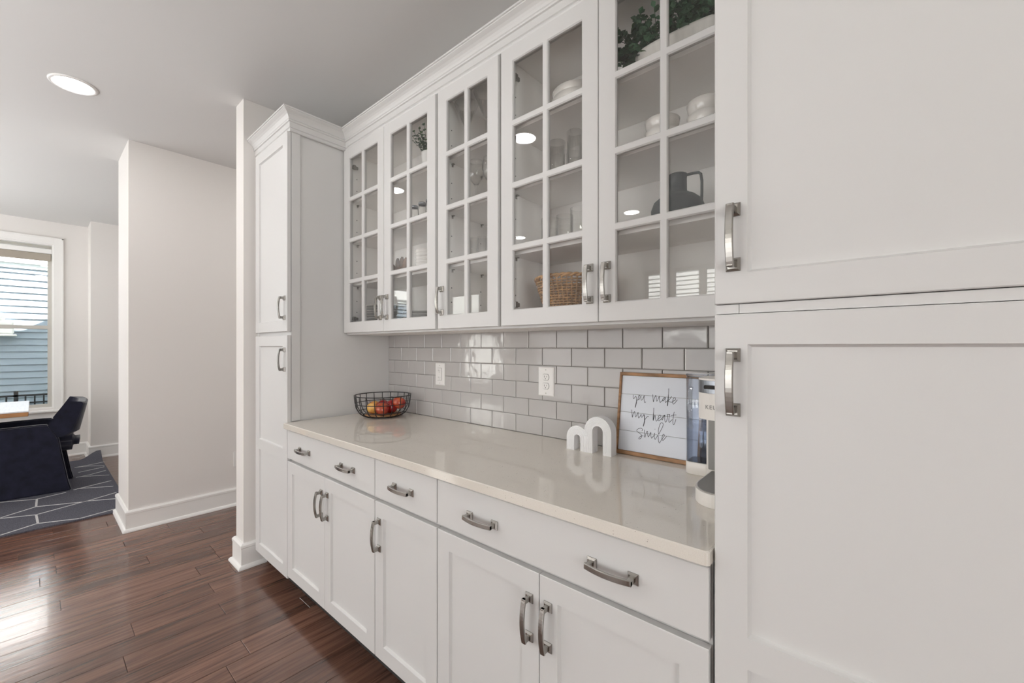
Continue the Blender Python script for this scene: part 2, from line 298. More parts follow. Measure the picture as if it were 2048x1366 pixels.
RUG=[[[-5.501,-0.186],[-5.381,0.012],[-5.434,0.187]],[[-5.0,-0.169],[-5.13,0.011],[-4.988,0.278],[-5.095,0.481]],[[-4.982,-0.169],[-4.883,0.011],[-5.0,0.286],[-4.886,0.462]],[[-4.538,-0.154],[-4.635,0.016],[-4.529,0.226],[-4.585,0.433]],[[-6.483,0.287],[-6.51,0.42],[-6.559,0.523]],[[-6.483,0.287],[-6.449,0.397],[-6.339,0.505]],[[-5.98,0.273],[-6.003,0.37],[-6.087,0.494]],[[-5.992,0.299],[-5.84,0.501]],[[-5.477,0.234],[-5.582,0.492]],[[-5.499,0.259],[-5.344,0.484]],[[-5.376,0.016],[-5.13,0.011]],[[-4.883,0.011],[-4.632,0.019]],[[-7.064,0.292],[-6.98,0.514]]]
# ================================================================ STRUCTURE
H = 2.78
def sweep(path, prof, z0=0.0, smooth=False, caps=True):
    """profile (offset, z) carried along a path; offsets go to the left of the direction of travel"""
    mb = MB(); n = len(path); k = len(prof); V = []
    for i, p in enumerate(path):
        ds = []
        if i > 0: d = Vector(p)-Vector(path[i-1]); ds.append(d.normalized())
        if i < n-1: d = Vector(path[i+1])-Vector(p); ds.append(d.normalized())
        ns = [Vector((-d.y, d.x)) for d in ds]
        m = ns[0] if len(ns) == 1 else (ns[0]+ns[1])/(1+ns[0].dot(ns[1]))
        V.append([(p[0]+m.x*o, p[1]+m.y*o, z0+z) for o, z in prof])
    for i in range(n-1):
        for q in range(k-1):
            mb.add([V[i][q], V[i+1][q], V[i+1][q+1], V[i][q+1]], [(0, 1, 2, 3)], smooth)
    if caps:
        mb.add(V[0], [list(range(k))]); mb.add(V[-1], [list(range(k))[::-1]])
    return mb

# floor: sub-floor slab and the planks lying on it
fl = struct(MB().box(-7.46, 3.6, -3.75, 2.6, -0.12, -0.012), 'floor', 'subfloor')
PW = 0.1296; PX0 = -2.262
known = {15: [.354], 11: [.392], 8: [.46], 10: [.785], 7: [.76], 5: [.627], 12: [.082], 9: [.021], 6: [.088], 2: [.30], 0: [.247], -2: [.605], 1: [-.62], 3: [-.5], 4: [-.35], -1: [-.05]}
far = MB()
def plank_mb(mb, x0, x1, y0, y1, dz=0.0):
    g = 0.0006; c = 0.0011; t = -0.012
    a, b, p, q = x0+g, x1-g, y0+g, y1-g
    mb.add([(a, p, t), (b, p, t), (b, q, t), (a, q, t), (a, p, dz-c), (b, p, dz-c), (b, q, dz-c), (a, q, dz-c), (a+c, p+c, dz), (b-c, p+c, dz), (b-c, q-c, dz), (a+c, q-c, dz)],
           [(8, 9, 10, 11), (4, 5, 9, 8), (5, 6, 10, 9), (6, 7, 11, 10), (7, 4, 8, 11), (0, 1, 5, 4), (1, 2, 6, 5), (2, 3, 7, 6), (3, 0, 4, 7)])
rr = random.Random(11)
for k in range(-45, 39):
    x1 = PX0-PW*k; x0 = x1-PW
    if x0 < -7.32 or x1 > 3.62: continue
    js = list(known.get(k, [rr.uniform(-.5, .9)]))
    y = js[-1]
    while y < 2.4: y += rr.uniform(.55, 1.3); js.append(y)
    y = js[0]
    while y > -3.5: y -= rr.uniform(.55, 1.3); js.insert(0, y)
    js = [j for j in js if -3.57 < j < 2.45]; js = [-3.60]+js+[2.52]
    js = [js[0]]+[j for i, j in enumerate(js[1:]) if j-js[i] > 0.02]
    for a, b in zip(js[:-1], js[1:]):
        dz = rr.uniform(-0.0003, 0.0003)
        if -4.75 < x0 and x1 < -1.1 and b > -0.9 and a < 1.2:
            m_ = MB(); plank_mb(m_, x0, x1, a, b, dz); build(m_, 'plank', 'floor', fl)
        else: plank_mb(far, x0, x1, a, b, dz)
build(far, 'far_planks', 'floor', fl, kind='stuff')

struct(MB().box(-7.46, 3.6, -3.75, 2.6, H, H+0.12), 'ceiling', 'ceiling')

def wall_with_holes(name, axis, p0, p1, a0, a1, holes):
    """axis 'x': wall in plane x; holes are (a0,a1,z0,z1)"""
    mb = MB()
    def bx(a, b, z, w):
        if b-a < 1e-4 or w-z < 1e-4: return
        if axis == 'x': mb.box(p0, p1, a, b, z, w)
        else: mb.box(a, b, p0, p1, z, w)
    x = a0
    for (h0, h1, z0, z1) in sorted(holes):
        bx(x, h0, 0, H); bx(h0, h1, 0, z0); bx(h0, h1, z1, H); x = h1
    bx(x, a1, 0, H)
    return struct(mb, name, 'wall')
WL = (-0.77, 0.151, 0.59, 2.512)
WL2 = (-2.90, -1.98, 0.59, 2.512)
WF1 = (-7.05, -6.05, 0.59, 2.44)
WF2 = (-2.60, -1.35, 1.42, 2.44)
PD = (0.60, 1.35, 0.05, 2.44)
wall_with_holes('wall_left', 'x', -7.46, -7.30, -3.57, 2.5, [WL, WL2])
wall_with_holes('wall_front', 'y', -3.73, -3.57, -7.30, 3.5, [WF1, WF2])
WR = (-2.6, -.9, .7, 2.3)
wall_with_holes('wall_right', 'x', 3.5, 3.6, -3.57, 1.60, [WR])
wb_ = struct(MB().box(-2.818, 3.5, 1.487, 1.60, 0, H), 'wall_back', 'wall')
struct(MB().box(-2.952, -2.818, 0.815, 2.40, 0, H), 'wall_partition', 'wall')
struct(MB().box(-4.52, -3.99, 0.44, 2.40, 0, H), 'wall_pier', 'wall')
struct(MB().box(-4.52, -2.818, 2.40, 2.5, 0, H), 'wall_passage', 'wall')
struct(MB().box(-7.30, -6.92, 0.435, 1.30, 0, H), 'wall_left_return', 'wall')
struct(MB().box(-7.30, -4.52, 1.30, 1.40, 0, H), 'wall_far', 'wall')
BB = [(0, 0), (.034, 0), (.033, .008), (.026, .018), (.016, .022), (.016, .118), (.0185, .121), (.0185, .135), (.010, .146), (0, .146)]
def bb(name, path): struct(sweep(path, BB), name, 'trim')
bb('baseboard_partition', [(-2.818, 0.93), (-2.818, .815), (-2.952, .815), (-2.952, 2.40)])
bb('baseboard_pier', [(-3.99, 2.40), (-3.99, .44), (-4.52, .44), (-4.52, 1.30)])
bb('baseboard_left', [(-6.92, 1.30), (-6.92, .435), (-7.30, .435), (-7.30, -3.57)])
bb('baseboard_front', [(-7.30, -3.57), (3.5, -3.57)])

# ---------------------------------------------------------------- windows
def window(name, axis, plane, sgn, hole, mullions=0, double=True):
    a0, a1, z0, z1 = hole
    org = (plane, (a0+a1)/2, z0) if axis == 'x' else ((a0+a1)/2, plane, z0)
    root = empty(name, org, kind='structure')
    def bx(mb, a, b, n0, n1, z, w, c=0.0):
        if axis == 'x': mb.box(plane+sgn*n0, plane+sgn*n1, a, b, z, w, c)
        else: mb.box(a, b, plane+sgn*n0, plane+sgn*n1, z, w, c)
        return mb
    for (p, q, z, w) in ((a0-.08, a0, z0-.02, z1+.08), (a1, a1+.08, z0-.02, z1+.08), (a0, a1, z1, z1+.08)):
        m_ = MB(); bx(m_, p, q, 0, .018, z, w, .002)
        if w-z > .5:
            e = p if p < a0 else q-.016
            bx(m_, e, e+.016, .018, .026, z, w, .002)
        else: bx(m_, p-.08, q+.08, .018, .026, w-.016, w, .002)
        build(m_, 'casing', 'trim', root)
    build(bx(MB(), a0-.12, a1+.12, -.05, .055, z0-.045, z0-.02, .005), 'stool', 'trim', root)
    build(bx(MB(), a0-.08, a1+.08, 0, .018, z0-.13, z0-.046, .003), 'apron', 'trim', root)
    j = MB(); t = .012
    bx(j, a0, a0+t, -.15, 0, z0, z1); bx(j, a1-t, a1, -.15, 0, z0, z1); bx(j, a0+t, a1-t, -.15, 0, z1-t, z1); bx(j, a0+t, a1-t, -.15, 0, z0, z0+t)
    build(j, 'jamb', 'trim', root)
    cuts = [a0+t]+[a0+(a1-a0)*(i+1)/(mullions+1) for i in range(mullions)]+[a1-t]
    zm = 1.536 if double else z1
    for i in range(len(cuts)-1):
        l, r = cuts[i], cuts[i+1]
        rows = ((z0+t, zm+.022, -.045, .034, .035, .040), (zm-.020, z1-t, -.080, .034, .036, .030)) if double else ((z0+t, z1-t, -.06, .05, .05, .05),)
        for (b, tp, n, s_, rb, rt) in rows:
            m_ = MB(); bx(m_, l, l+s_, n-.03, n, b, tp); bx(m_, r-s_, r, n-.03, n, b, tp)
            bx(m_, l+s_, r-s_, n-.03, n, b, b+rb); bx(m_, l+s_, r-s_, n-.03, n, tp-rt, tp)
            sash = build(m_, 'sash', 'vinyl', root)
            build(bx(MB(), l+s_, r-s_, n-.018, n-.012, b+rb, tp-rt), 'pane', 'pane', sash)
    return root
w1 = window('window_1', 'x', -7.30, 1, WL)
window('window_2', 'x', -7.30, 1, WL2)
window('window_3', 'y', -3.57, 1, WF1)
window('window_4', 'y', -3.57, 1, WF2, mullions=2, double=False)
window('added_window', 'x', 3.5, -1, WR, mullions=1)  # unseen window, added to give the right-hand fill light an opening

sh = empty('roller_shade', (-7.33, -.31, 2.42), 'rolled-up beige shade across the top of the dining window', 'shade')
build(MB().box(-7.355, -7.305, -.757, .138, 2.40, 2.455, .004), 'headrail', 'trim', sh)
build(MB().box(-7.352, -7.310, -.752, .133, 2.315, 2.399, .006), 'shade_fabric', 'shade', sh)

# ---------------------------------------------------------------- outside
struct(MB().box(-30, 12, -22, 12, -0.75, -0.6), 'ground', 'lawn')
up_ = MB()
up_.prism([(-3.75, 2.92), (-3.75, 5.17), (2.42, 5.17), (6.0, 7.9), (9.6, 5.17), (9.6, 2.92)], 'x', -7.9, 4.0)
struct(up_, 'roof', 'siding_w')
nb = empty('neighboring_house', (-10.0, -.5, -.6), 'blue-grey lap-sided house seen through the dining window', 'house')
build(MB().box(-10.3, -10.03, -5.5, 3.2, -.6, 2.60), 'house_wall', 'siding', nb)
board = MB().prism([(-10.03, -.6), (-10.005, -.6), (-10.005, -.594), (-10.026, -.498), (-10.03, -.498)], 'y', -5.5, 3.2)
b0 = None
for i in range(31):
    if b0 is None:
        b0 = build(board, 'siding_board', 'siding', nb); b0.location.z = -0.0
    else:
        c = b0.copy(); COL.objects.link(c); c.parent = nb; c.location.z = .102*i
build(MB().box(-10.04, -9.992, -5.5, 3.2, 2.53, 2.605, .003), 'frieze_board', 'soffit', nb)
build(MB().prism([(-10.3, 2.606), (-9.965, 2.606), (-9.955, 2.63), (-9.955, 2.84), (-12.5, 4.4), (-12.5, 2.606)], 'y', -5.7, 3.4), 'eave', 'siding_w', nb)
n2 = MB().box(-14, 8, -7.9, -7.6, -.6, 3.6)
for i in range(40): n2.prism([(-7.6, -.6+.102*i), (-7.575, -.6+.102*i), (-7.575, -.594+.102*i), (-7.596, -.498+.102*i), (-7.6, -.498+.102*i)], 'x', -9.4, 8) if False else n2.add(
    [(-9.4, -7.575, -.6+.102*i), (8, -7.575, -.6+.102*i), (8, -7.598, -.498+.102*i), (-9.4, -7.598, -.498+.102*i), (-9.4, -7.6, -.6+.102*i), (8, -7.6, -.6+.102*i)], [(0, 1, 2, 3), (4, 5, 1, 0)])
o = build(n2, 'side_house', 'siding_w', org=(-3, -7.6, -.6), label='white-sided house wall facing the kitchen windows', category='house', kind='stuff')
ac = empty('wall_mounted_utility_box', (-9.9, -.45, 1.47), 'white box mounted on the neighbouring blue-grey siding', 'utility box')
build(MB().box(-9.995, -9.82, -.75, -.20, 1.50, 1.70, .02), 'housing', 'plastic', ac)
build(MB().box(-9.995, -9.80, -.78, -.17, 1.47, 1.499, .01), 'drip_ledge', 'plastic', ac)
build(MB().box(-9.995, -9.85, -.62, -.29, 1.701, 1.79, .03), 'hood', 'plastic', ac)
rl = empty('deck_railing', (-8.6, -.5, -.6), 'black metal railing outside below the dining window', 'railing')
build(MB().box(-8.62, -8.58, -2.6, .9, .645, .67), 'rail', 'railing', rl)
build(MB().box(-8.615, -8.585, -2.6, .9, .55, .567), 'rail', 'railing', rl)
build(MB().box(-8.61, -8.59, -2.6, .9, -.45, -.43), 'rail', 'railing', rl)
bal0 = None
for i in range(42):
    y = -.075+.0818*(i-30)
    if i in (29, 8): build(MB().box(-8.62, -8.58, y-.02, y+.02, -.6, .72), 'post', 'railing', rl); continue
    if bal0 is None: bal0 = build(MB().box(-8.608, -8.592, y-.008, y+.008, -.43, .65), 'baluster', 'railing', rl, org=(-8.6, y, -.43))
    else:
        c = bal0.copy(); COL.objects.link(c); c.parent = rl; c.location.y = y-rl.location.y

# ---------------------------------------------------------------- backsplash tiles: parts of the back wall
build(MB().box(-2.318, -.234, 1.481, 1.487, .914, 1.39), 'grout_bed', 'grout', wb_)
TZ = [.9143, .9950, 1.0718, 1.1486, 1.2254, 1.3022, 1.379]
jA = -1.183; TS = .1532; g = .0011
def tile_mb(x0, x1, z0, z1):
    yf = 1.4735; yb = 1.481; c = .0022; m_ = MB()
    m_.add([(x0, yb, z0), (x1, yb, z0), (x1, yb, z1), (x0, yb, z1), (x0, yf+c, z0), (x1, yf+c, z0), (x1, yf+c, z1), (x0, yf+c, z1),
            (x0+c*.5, yf+c*.3, z0+c*.5), (x1-c*.5, yf+c*.3, z0+c*.5), (x1-c*.5, yf+c*.3, z1-c*.5), (x0+c*.5, yf+c*.3, z1-c*.5),
            (x0+c*1.6, yf, z0+c*1.6), (x1-c*1.6, yf, z0+c*1.6), (x1-c*1.6, yf, z1-c*1.6), (x0+c*1.6, yf, z1-c*1.6)],
           [(12, 13, 14, 15)]+[(a, (a+1) % 4, 4+(a+1) % 4, 4+a) for a in range(4)]+[(4+a, 4+(a+1) % 4, 8+(a+1) % 4, 8+a) for a in range(4)]+[(8+a, 8+(a+1) % 4, 12+(a+1) % 4, 12+a) for a in range(4)], False)
    return m_
for r in range(6):
    z0, z1 = TZ[r]+g*.5, TZ[r+1]-g*.5
    sh_ = 0 if (5-r) % 2 == 0 else TS/2
    xs = [jA-sh_-TS*k for k in range(9, -8, -1)]
    xs = [x for x in xs if -2.31 < x < -.245]
    xs = [-2.319]+xs+[-.233]
    for a, b in zip(xs[:-1], xs[1:]): build(tile_mb(a+g, b-g, z0, z1), 'tile', 'tile', wb_)

# ---------------------------------------------------------------- recessed ceiling lights
def can(x, y, label, seen=True):
    t = empty('recessed_light', (x, y, H), label, 'ceiling light', 'recessed ceiling lights')
    R_ = .100
    m_ = MB().lathe([(.078, -.003), (.084, -.0075), (.093, -.0085), (R_, -.004), (R_, 0), (.078, 0)], x, y, H, 40)
    build(m_, 'trim_ring', 'plastic', t)
    m_ = MB().lathe([(0.0001, -.0045), (.05, -.0045), (.0785, -.003)], x, y, H, 40)
    build(m_, 'lens', 'lamp', t)
can(-3.39, .145, 'round recessed light lit in the ceiling above the walkway, at the upper left')
for x, l in ((-1.86, 'round recessed light in the ceiling before the left glass cabinets'),): can(x, .10, l)
for x, l in ((-3.6, 'round recessed light over the room behind, nearest the dining area'), (-2.0, 'round recessed light over the room behind, middle of its row'), (-.4, 'round recessed light over the room behind, farthest from the dining area')): can(x, -1.92, l)
can(-3.47, 1.75, 'round recessed light in the passage ceiling')
can(-5.9, -1.0, 'round recessed light over the dining table')
# ================================================================ CABINETS
F = .8665          # face plane of the deep doors and drawers
WF = 1.172         # face plane of the wall cabinet doors
DT = .019
def panel_door(x0, x1, z0, z1, yf, openings, solid=True, t=DT, rec=.0095, bev=.005):
    """shaker front: frame with recessed panels, or holes when not solid"""
    mb = MB(); c = .0018; yb = yf+t
    xs = sorted({x0+c, x1-c}|{v for o in openings for v in o[:2]}); zs = sorted({z0+c, z1-c}|{v for o in openings for v in o[2:]})
    def inside(x, z): return any(o[0] < x < o[1] and o[2] < z < o[3] for o in openings)
    for i in range(len(xs)-1):
        for j in range(len(zs)-1):
            if not inside((xs[i]+xs[i+1])/2, (zs[j]+zs[j+1])/2):
                mb.quad((xs[i], yf, zs[j]), (xs[i+1], yf, zs[j]), (xs[i+1], yf, zs[j+1]), (xs[i], yf, zs[j+1]))
                if not solid: mb.quad((xs[i], yb, zs[j]), (xs[i], yb, zs[j+1]), (xs[i+1], yb, zs[j+1]), (xs[i+1], yb, zs[j]))
    A = [(x0+c, yf, z0+c), (x1-c, yf, z0+c), (x1-c, yf, z1-c), (x0+c, yf, z1-c)]
    B = [(x0, yf+c, z0), (x1, yf+c, z0), (x1, yf+c, z1), (x0, yf+c, z1)]
    C = [(x0, yb, z0), (x1, yb, z0), (x1, yb, z1), (x0, yb, z1)]
    for i in range(4):
        j = (i+1) % 4; mb.quad(A[i], B[i], B[j], A[j]); mb.quad(B[i], C[i], C[j], B[j])
    if solid: mb.quad(*C[::-1])
    else:
        # strips closing the back between the chamfered grid and the edge
        D = [(x0+c, yb, z0+c), (x1-c, yb, z0+c), (x1-c, yb, z1-c), (x0+c, yb, z1-c)]
        for i in range(4): j = (i+1) % 4; mb.quad(D[i], D[j], C[j], C[i])
    for (a, b, p, q) in openings:
        if solid:
            r = [(a, yf, p), (b, yf, p), (b, yf, q), (a, yf, q)]
            s_ = [(a+bev*.5, yf+rec*.6, p+bev*.5), (b-bev*.5, yf+rec*.6, p+bev*.5), (b-bev*.5, yf+rec*.6, q-bev*.5), (a+bev*.5, yf+rec*.6, q-bev*.5)]
            u = [(a+bev, yf+rec, p+bev), (b-bev, yf+rec, p+bev), (b-bev, yf+rec, q-bev), (a+bev, yf+rec, q-bev)]
            for i in range(4): j = (i+1) % 4; mb.quad(r[i], r[j], s_[j], s_[i]); mb.quad(s_[i], s_[j], u[j], u[i])
            mb.quad(*u)
        else:
            bv = .0035
            r = [(a, yf, p), (b, yf, p), (b, yf, q), (a, yf, q)]; u = [(a+bv, yf+.004, p+bv), (b-bv, yf+.004, p+bv), (b-bv, yf+.004, q-bv), (a+bv, yf+.004, q-bv)]
            w = [(x, yf+.011, z) for x, _, z in u]; w2 = [(x, yf+.011, z) for x, _, z in r]; k_ = [(x, yb, z) for x, _, z in r]
            for i in range(4):
                j = (i+1) % 4; mb.quad(r[i], r[j], u[j], u[i]); mb.quad(u[i], u[j], w[j], w[i]); mb.quad(w[i], w[j], w2[j], w2[i]); mb.quad(w2[i], w2[j], k_[j], k_[i])
    return mb

# one arched bar pull, vertical, its foot plates on the plane y=0, centre at origin
def pull_mesh():
    mb = MB(); hl = .0515
    for s in (-1, 1):
        z = s*hl; a = .0125; b = .0085
        v = [(-a, 0, z-a), (a, 0, z-a), (a, 0, z+a), (-a, 0, z+a), (-a, -.0025, z-a), (a, -.0025, z-a), (a, -.0025, z+a), (-a, -.0025, z+a),
             (-b, -.007, z-b), (b, -.007, z-b), (b, -.007, z+b), (-b, -.007, z+b)]
        fs = [(4+i, 4+(i+1) % 4, (i+1) % 4, i) for i in range(4)]+[(8+i, 8+(i+1) % 4, 4+(i+1) % 4, 4+i) for i in range(4)]+[(11, 10, 9, 8)]
        mb.add(v, [f[::-1] for f in fs])
        mb.box(-.0058, .0058, -.028, -.006, z-.0065, z+.0065, .0012)
    # arched bar
    n = 14; v = []; f = []
    for i in range(n+1):
        t = -1+2*i/n; z = t*(hl+.0065); y = -.0335+.0085*t*t
        hw = .0068; th = .0036; e = .0014
        for (dx, dy) in ((-hw, e), (-hw+e, 0), (hw-e, 0), (hw, e), (hw, 2*th-e), (hw-e, 2*th), (-hw+e, 2*th), (-hw, 2*th-e)): v.append((dx, y-th*.3+dy-.001, z))
    for i in range(n):
        for q in range(8): f.append((i*8+q, (i+1)*8+q, (i+1)*8+(q+1) % 8, i*8+(q+1) % 8))
    mb.add(v, f); mb.add(v[:8], [tuple(range(8))]); mb.add(v[-8:], [tuple(range(8))[::-1]])
    me = mb.mesh('handle'); me.materials.append(M['nickel']); return me
PULL = pull_mesh()
def pull(parent, x, y, z, horizontal=False):
    o = bpy.data.objects.new('handle', PULL); COL.objects.link(o); o.parent = parent
    o.location = Vector((x, y, z))-wloc(parent)
    if horizontal: o.rotation_euler = (0, math.pi/2, 0)
    return o
def hinge(parent, x, y, z, s=1):
    m_ = MB().box(x, x+s*.010, y, y+.045, z-.008, z+.008, .002); m_.box(x, x+s*.014, y+.012, y+.030, z-.012, z+.012, .002)
    build(m_, 'hinge', 'hinge', parent)
S = .057
# ---- base cabinets
def base_cab(x0, x1, label, nd, pulls_drawer, door_pulls):
    r = empty('base_cabinet', ((x0+x1)/2, 1.17, 0), label, 'cabinet')
    m_ = MB().box(x0+.001, x1-.001, F+DT+.003, 1.484, .11, .883); m_.box(x0+.001, x1-.001, .945, 1.484, 0.001, .11)
    build(m_, 'body', 'paint', r)
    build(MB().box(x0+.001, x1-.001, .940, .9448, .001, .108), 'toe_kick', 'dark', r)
    w = (x1-x0)/nd
    d = build(MB().box(x0+.0025, x1-.0025, F, F+DT, .7285, .8745, .0018), 'drawer', 'paint', r)
    for px_ in pulls_drawer: pull(d, px_, F, .7975, True)
    for i in range(nd):
        a, b = x0+w*i+.0025, x0+w*(i+1)-.0025
        if nd == 2: a, b = (x0+.0025, x0+w-.0012) if i == 0 else (x0+w+.0012, x1-.0025)
        o_ = (a+S, b-S, .113+S, .7135-S)
        dd = build(panel_door(a, b, .113, .7135, F, [o_]), 'door', 'paint', r)
        pull(dd, door_pulls[i], F, .589)
    return r
base_cab(-2.306, -1.4595, 'white base cabinet beside the left pantry, two doors under a drawer with two pulls', 2, (-2.094, -1.673), (-1.9135, -1.8555))
base_cab(-1.4595, -1.080, 'narrow white base cabinet with one door and one drawer', 1, (-1.271,), (-1.4275,))
base_cab(-1.080, -.241, 'white base cabinet beside the right pantry, two doors under a wide drawer', 2, (-.8715, -.4515), (-.692, -.631))

# ---- worktop
ct = MB(); r_ = .0035
xa, xb, ya, yb_ = -2.304, -.2375, .8455, 1.4725
def rrect(x0, x1, y0, y1, cr, cl):
    p = []
    for cx, cy_, a0, rad in ((x1, y0, -90, cr), (x1, y1, 0, .001), (x0, y1, 90, .001), (x0, y0, 180, cl)):
        sx = -1 if cx == x1 else 1; sy = 1 if cy_ == y0 else -1
        for k in range(5):
            a = math.radians(a0+90*k/4); p.append((cx+sx*rad+rad*math.cos(a), cy_+sy*rad+rad*math.sin(a)))
    return p
lv = [(.884, .003), (.8865, .0), (.9115, 0), (.914, .003)]
rings = [rrect(xa+e, xb-e, ya+e, yb_, .008, .006) for z, e in lv]
n = len(rings[0]); V = [(x, y, z) for (z, e), rg in zip(lv, rings) for x, y in rg]
ct.add(V, [(k*n+i, k*n+(i+1) % n, (k+1)*n+(i+1) % n, (k+1)*n+i) for k in range(3) for i in range(n)]+[tuple(range(n))[::-1], tuple(range(3*n, 4*n))])
build(ct, 'countertop', 'quartz', org=(-1.27, 1.16, .884), label='speckled beige quartz countertop over the three base cabinets', category='countertop')

# ---- tall pantry cabinets
def tall(x0, x1, label, pull_x, side=None):
    r = empty('pantry_cabinet', ((x0+x1)/2, 1.17, 0), label, 'cabinet')
    bx1 = x1-.009 if side == 'right' else x1-.002
    m_ = MB().box(x0+.002, bx1, F+DT+.003, 1.484, .11, 2.452); m_.box(x0+.002, bx1, .945, 1.484, .001, .11)
    build(m_, 'body', 'paint', r)
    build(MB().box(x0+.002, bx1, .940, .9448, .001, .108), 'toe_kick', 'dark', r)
    if side == 'right':
        build(MB().box(x1-.0088, x1-.001, F+DT+.003, F+DT+.048, .915, 2.45, .001), 'side_stile', 'paint', r)
    for (z0, z1, ops, pz) in ((1.389, 2.436, [(x0+S, x1-S, 1.389+S, 2.436-S)], 1.5135), (.097, 1.369, [(x0+S, x1-S, .097+S, .7095), (x0+S, x1-S, .7685, 1.369-S)], 1.2405)):
        d = build(panel_door(x0, x1, z0, z1, F, ops), 'door', 'paint', r); pull(d, pull_x, F, pz)
    return r
tall(-2.780, -2.310, 'tall narrow white pantry cabinet at the left end of the counter', -2.343, 'right')
rt = tall(-.2335, .2365, 'tall white pantry cabinet close by at the right, with two brushed handles', -.2005)
build(MB().box(-.2325, -.1925, F+.006, F+DT+.0025, 1.3705, 1.3875), 'filler_strip', 'paint', rt)
build(MB().box(-.1915, .236, F+.006, F+DT+.0025, 1.3705, 1.3875), 'filler_strip', 'paint', rt)
struct(MB().box(-2.817, -2.781, .888, .93, .1, 2.45), 'trim_2', 'paint')

# ---- crown moulding
CR = [(0, 2.438), (.008, 2.440), (.011, 2.446), (.008, 2.454), (.013, 2.457), (.013, 2.484), (.019, 2.486), (.021, 2.491), (.017, 2.496),
      (.020, 2.498), (.024, 2.506), (.030, 2.514), (.038, 2.521), (.047, 2.526), (.052, 2.529), (.052, 2.533), (.057, 2.534), (.057, 2.541), (0, 2.541)]
cp = [(.238, .8875), (-.2345, .8875), (-.2345, 1.191), (-2.311, 1.191), (-2.311, .8875), (-2.816, .8875)]
# travel so that the room lies on the left
struct(sweep([(x, y) for x, y in cp], CR), 'trim_1', 'paint')

# ---- wall cabinets
ZB, ZT = 1.378, 2.44
SH = [1.660, 1.905, 2.139]
def wall_cab(x0, x1, label, doors):
    r = empty('glass_front_cabinet', ((x0+x1)/2, 1.34, ZB), label, 'cabinet')
    y0 = WF+DT+.002; t = .016
    b = MB(); b.box(x0+.0005, x0+t, y0+DT, 1.486, ZB, ZT); b.box(x1-t, x1-.0005, y0+DT, 1.486, ZB, ZT)
    b.box(x0+t, x1-t, y0+DT, 1.476, ZB+.002, ZB+.018); b.box(x0+t, x1-t, y0+DT, 1.476, ZT-.016, ZT-.001); b.box(x0+t, x1-t, 1.4765, 1.486, ZB, ZT)
    build(b, 'body', 'interior', r)
    ff = MB(); w = .034
    ff.box(x0+.0005, x0+w, y0, y0+DT, ZB, ZT); ff.box(x1-w, x1-.0005, y0, y0+DT, ZB, ZT)
    ff.box(x0+w, x1-w, y0, y0+DT, ZB, ZB+.028); ff.box(x0+w, x1-w, y0, y0+DT, ZT-.05, ZT)
    build(ff, 'face_frame', 'paint', r)
    for z in SH: build(MB().box(x0+t+.001, x1-t-.001, y0+DT+.004, 1.4755, z, z+.019, .0008), 'shelf', 'interior', r)
    for sx, s in ((x0+t, 1), (x1-t, -1)):
        h = MB()
        for y in (1.245, 1.43):
            for z in (1.51, 1.575, 1.74, 1.81, 1.98, 2.05, 2.22, 2.29):
                h.lathe([(.0001, 0), (.0028, 0), (.0028, .0006)], 0, 0, 0, 8, False)
                m_ = Matrix.Translation((sx+s*.0004, y, z)) @ Matrix.Rotation(math.pi/2*s, 4, 'Y')
                k = len(h.v)-24; h.v[k:] = [tuple(m_ @ Vector(p)) for p in h.v[k:]]
        build(h, 'peg_holes', 'dark', r, kind='stuff')
        for z in SH:
            p = MB()
            for y in (1.25, 1.435): p.box(sx, sx+s*.012, y-.006, y+.006, z-.004, z-.0005); p.box(sx, sx+s*.003, y-.004, y+.004, z-.014, z-.004)
            build(p, 'shelf_pins', 'nickel', r, kind='stuff')
    for (a, b_, px_, hs) in doors:
        c = (a+b_)/2; z0, z1 = 1.387, 2.434; mw = .0085
        gz0, gz1 = z0+S, z1-S; hs_ = (gz1-gz0)/4
        ops = []
        for i in range(4):
            p = gz0+hs_*i+(mw if i else 0); q = gz0+hs_*(i+1)-(mw if i < 3 else 0)
            ops += [(a+S, c-mw, p, q), (c+mw, b_-S, p, q)]
        d = build(panel_door(a, b_, z0, z1, WF, ops, solid=False), 'door', 'paint', r)
        for o_ in ops: build(MB().box(o_[0]+.0005, o_[1]-.0005, WF+.0115, WF+.0145, o_[2]+.0005, o_[3]-.0005), 'pane', 'cab_pane', d)
        pull(d, px_, WF, 1.5095)
        sx = x0+.034 if hs > 0 else x1-.034
        for z in (1.47, 2.345): hinge(d, sx, y0+.021-.0, z, hs) if False else hinge(d, sx+hs*.001, y0+DT*.0+.002, z, hs)
    return r
W1 = wall_cab(-2.308, -1.4635, 'glass-front wall cabinet next to the left pantry, with two plate stacks inside', [(-2.304, -1.8895, -1.918, 1), (-1.8865, -1.474, -1.858, -1)])
W2 = wall_cab(-1.4635, -1.082, 'narrow single-door glass-front wall cabinet holding stemware', [(-1.456, -1.092, -1.4265, -1)])
W3 = wall_cab(-1.082, -.239, 'glass-front wall cabinet next to the right pantry, with a wicker basket inside', [(-1.0765, -.660, -.6885, 1), (-.6575, -.243, -.6275, -1)])
# ================================================================ THINGS ON THE COUNTER
CT = .914
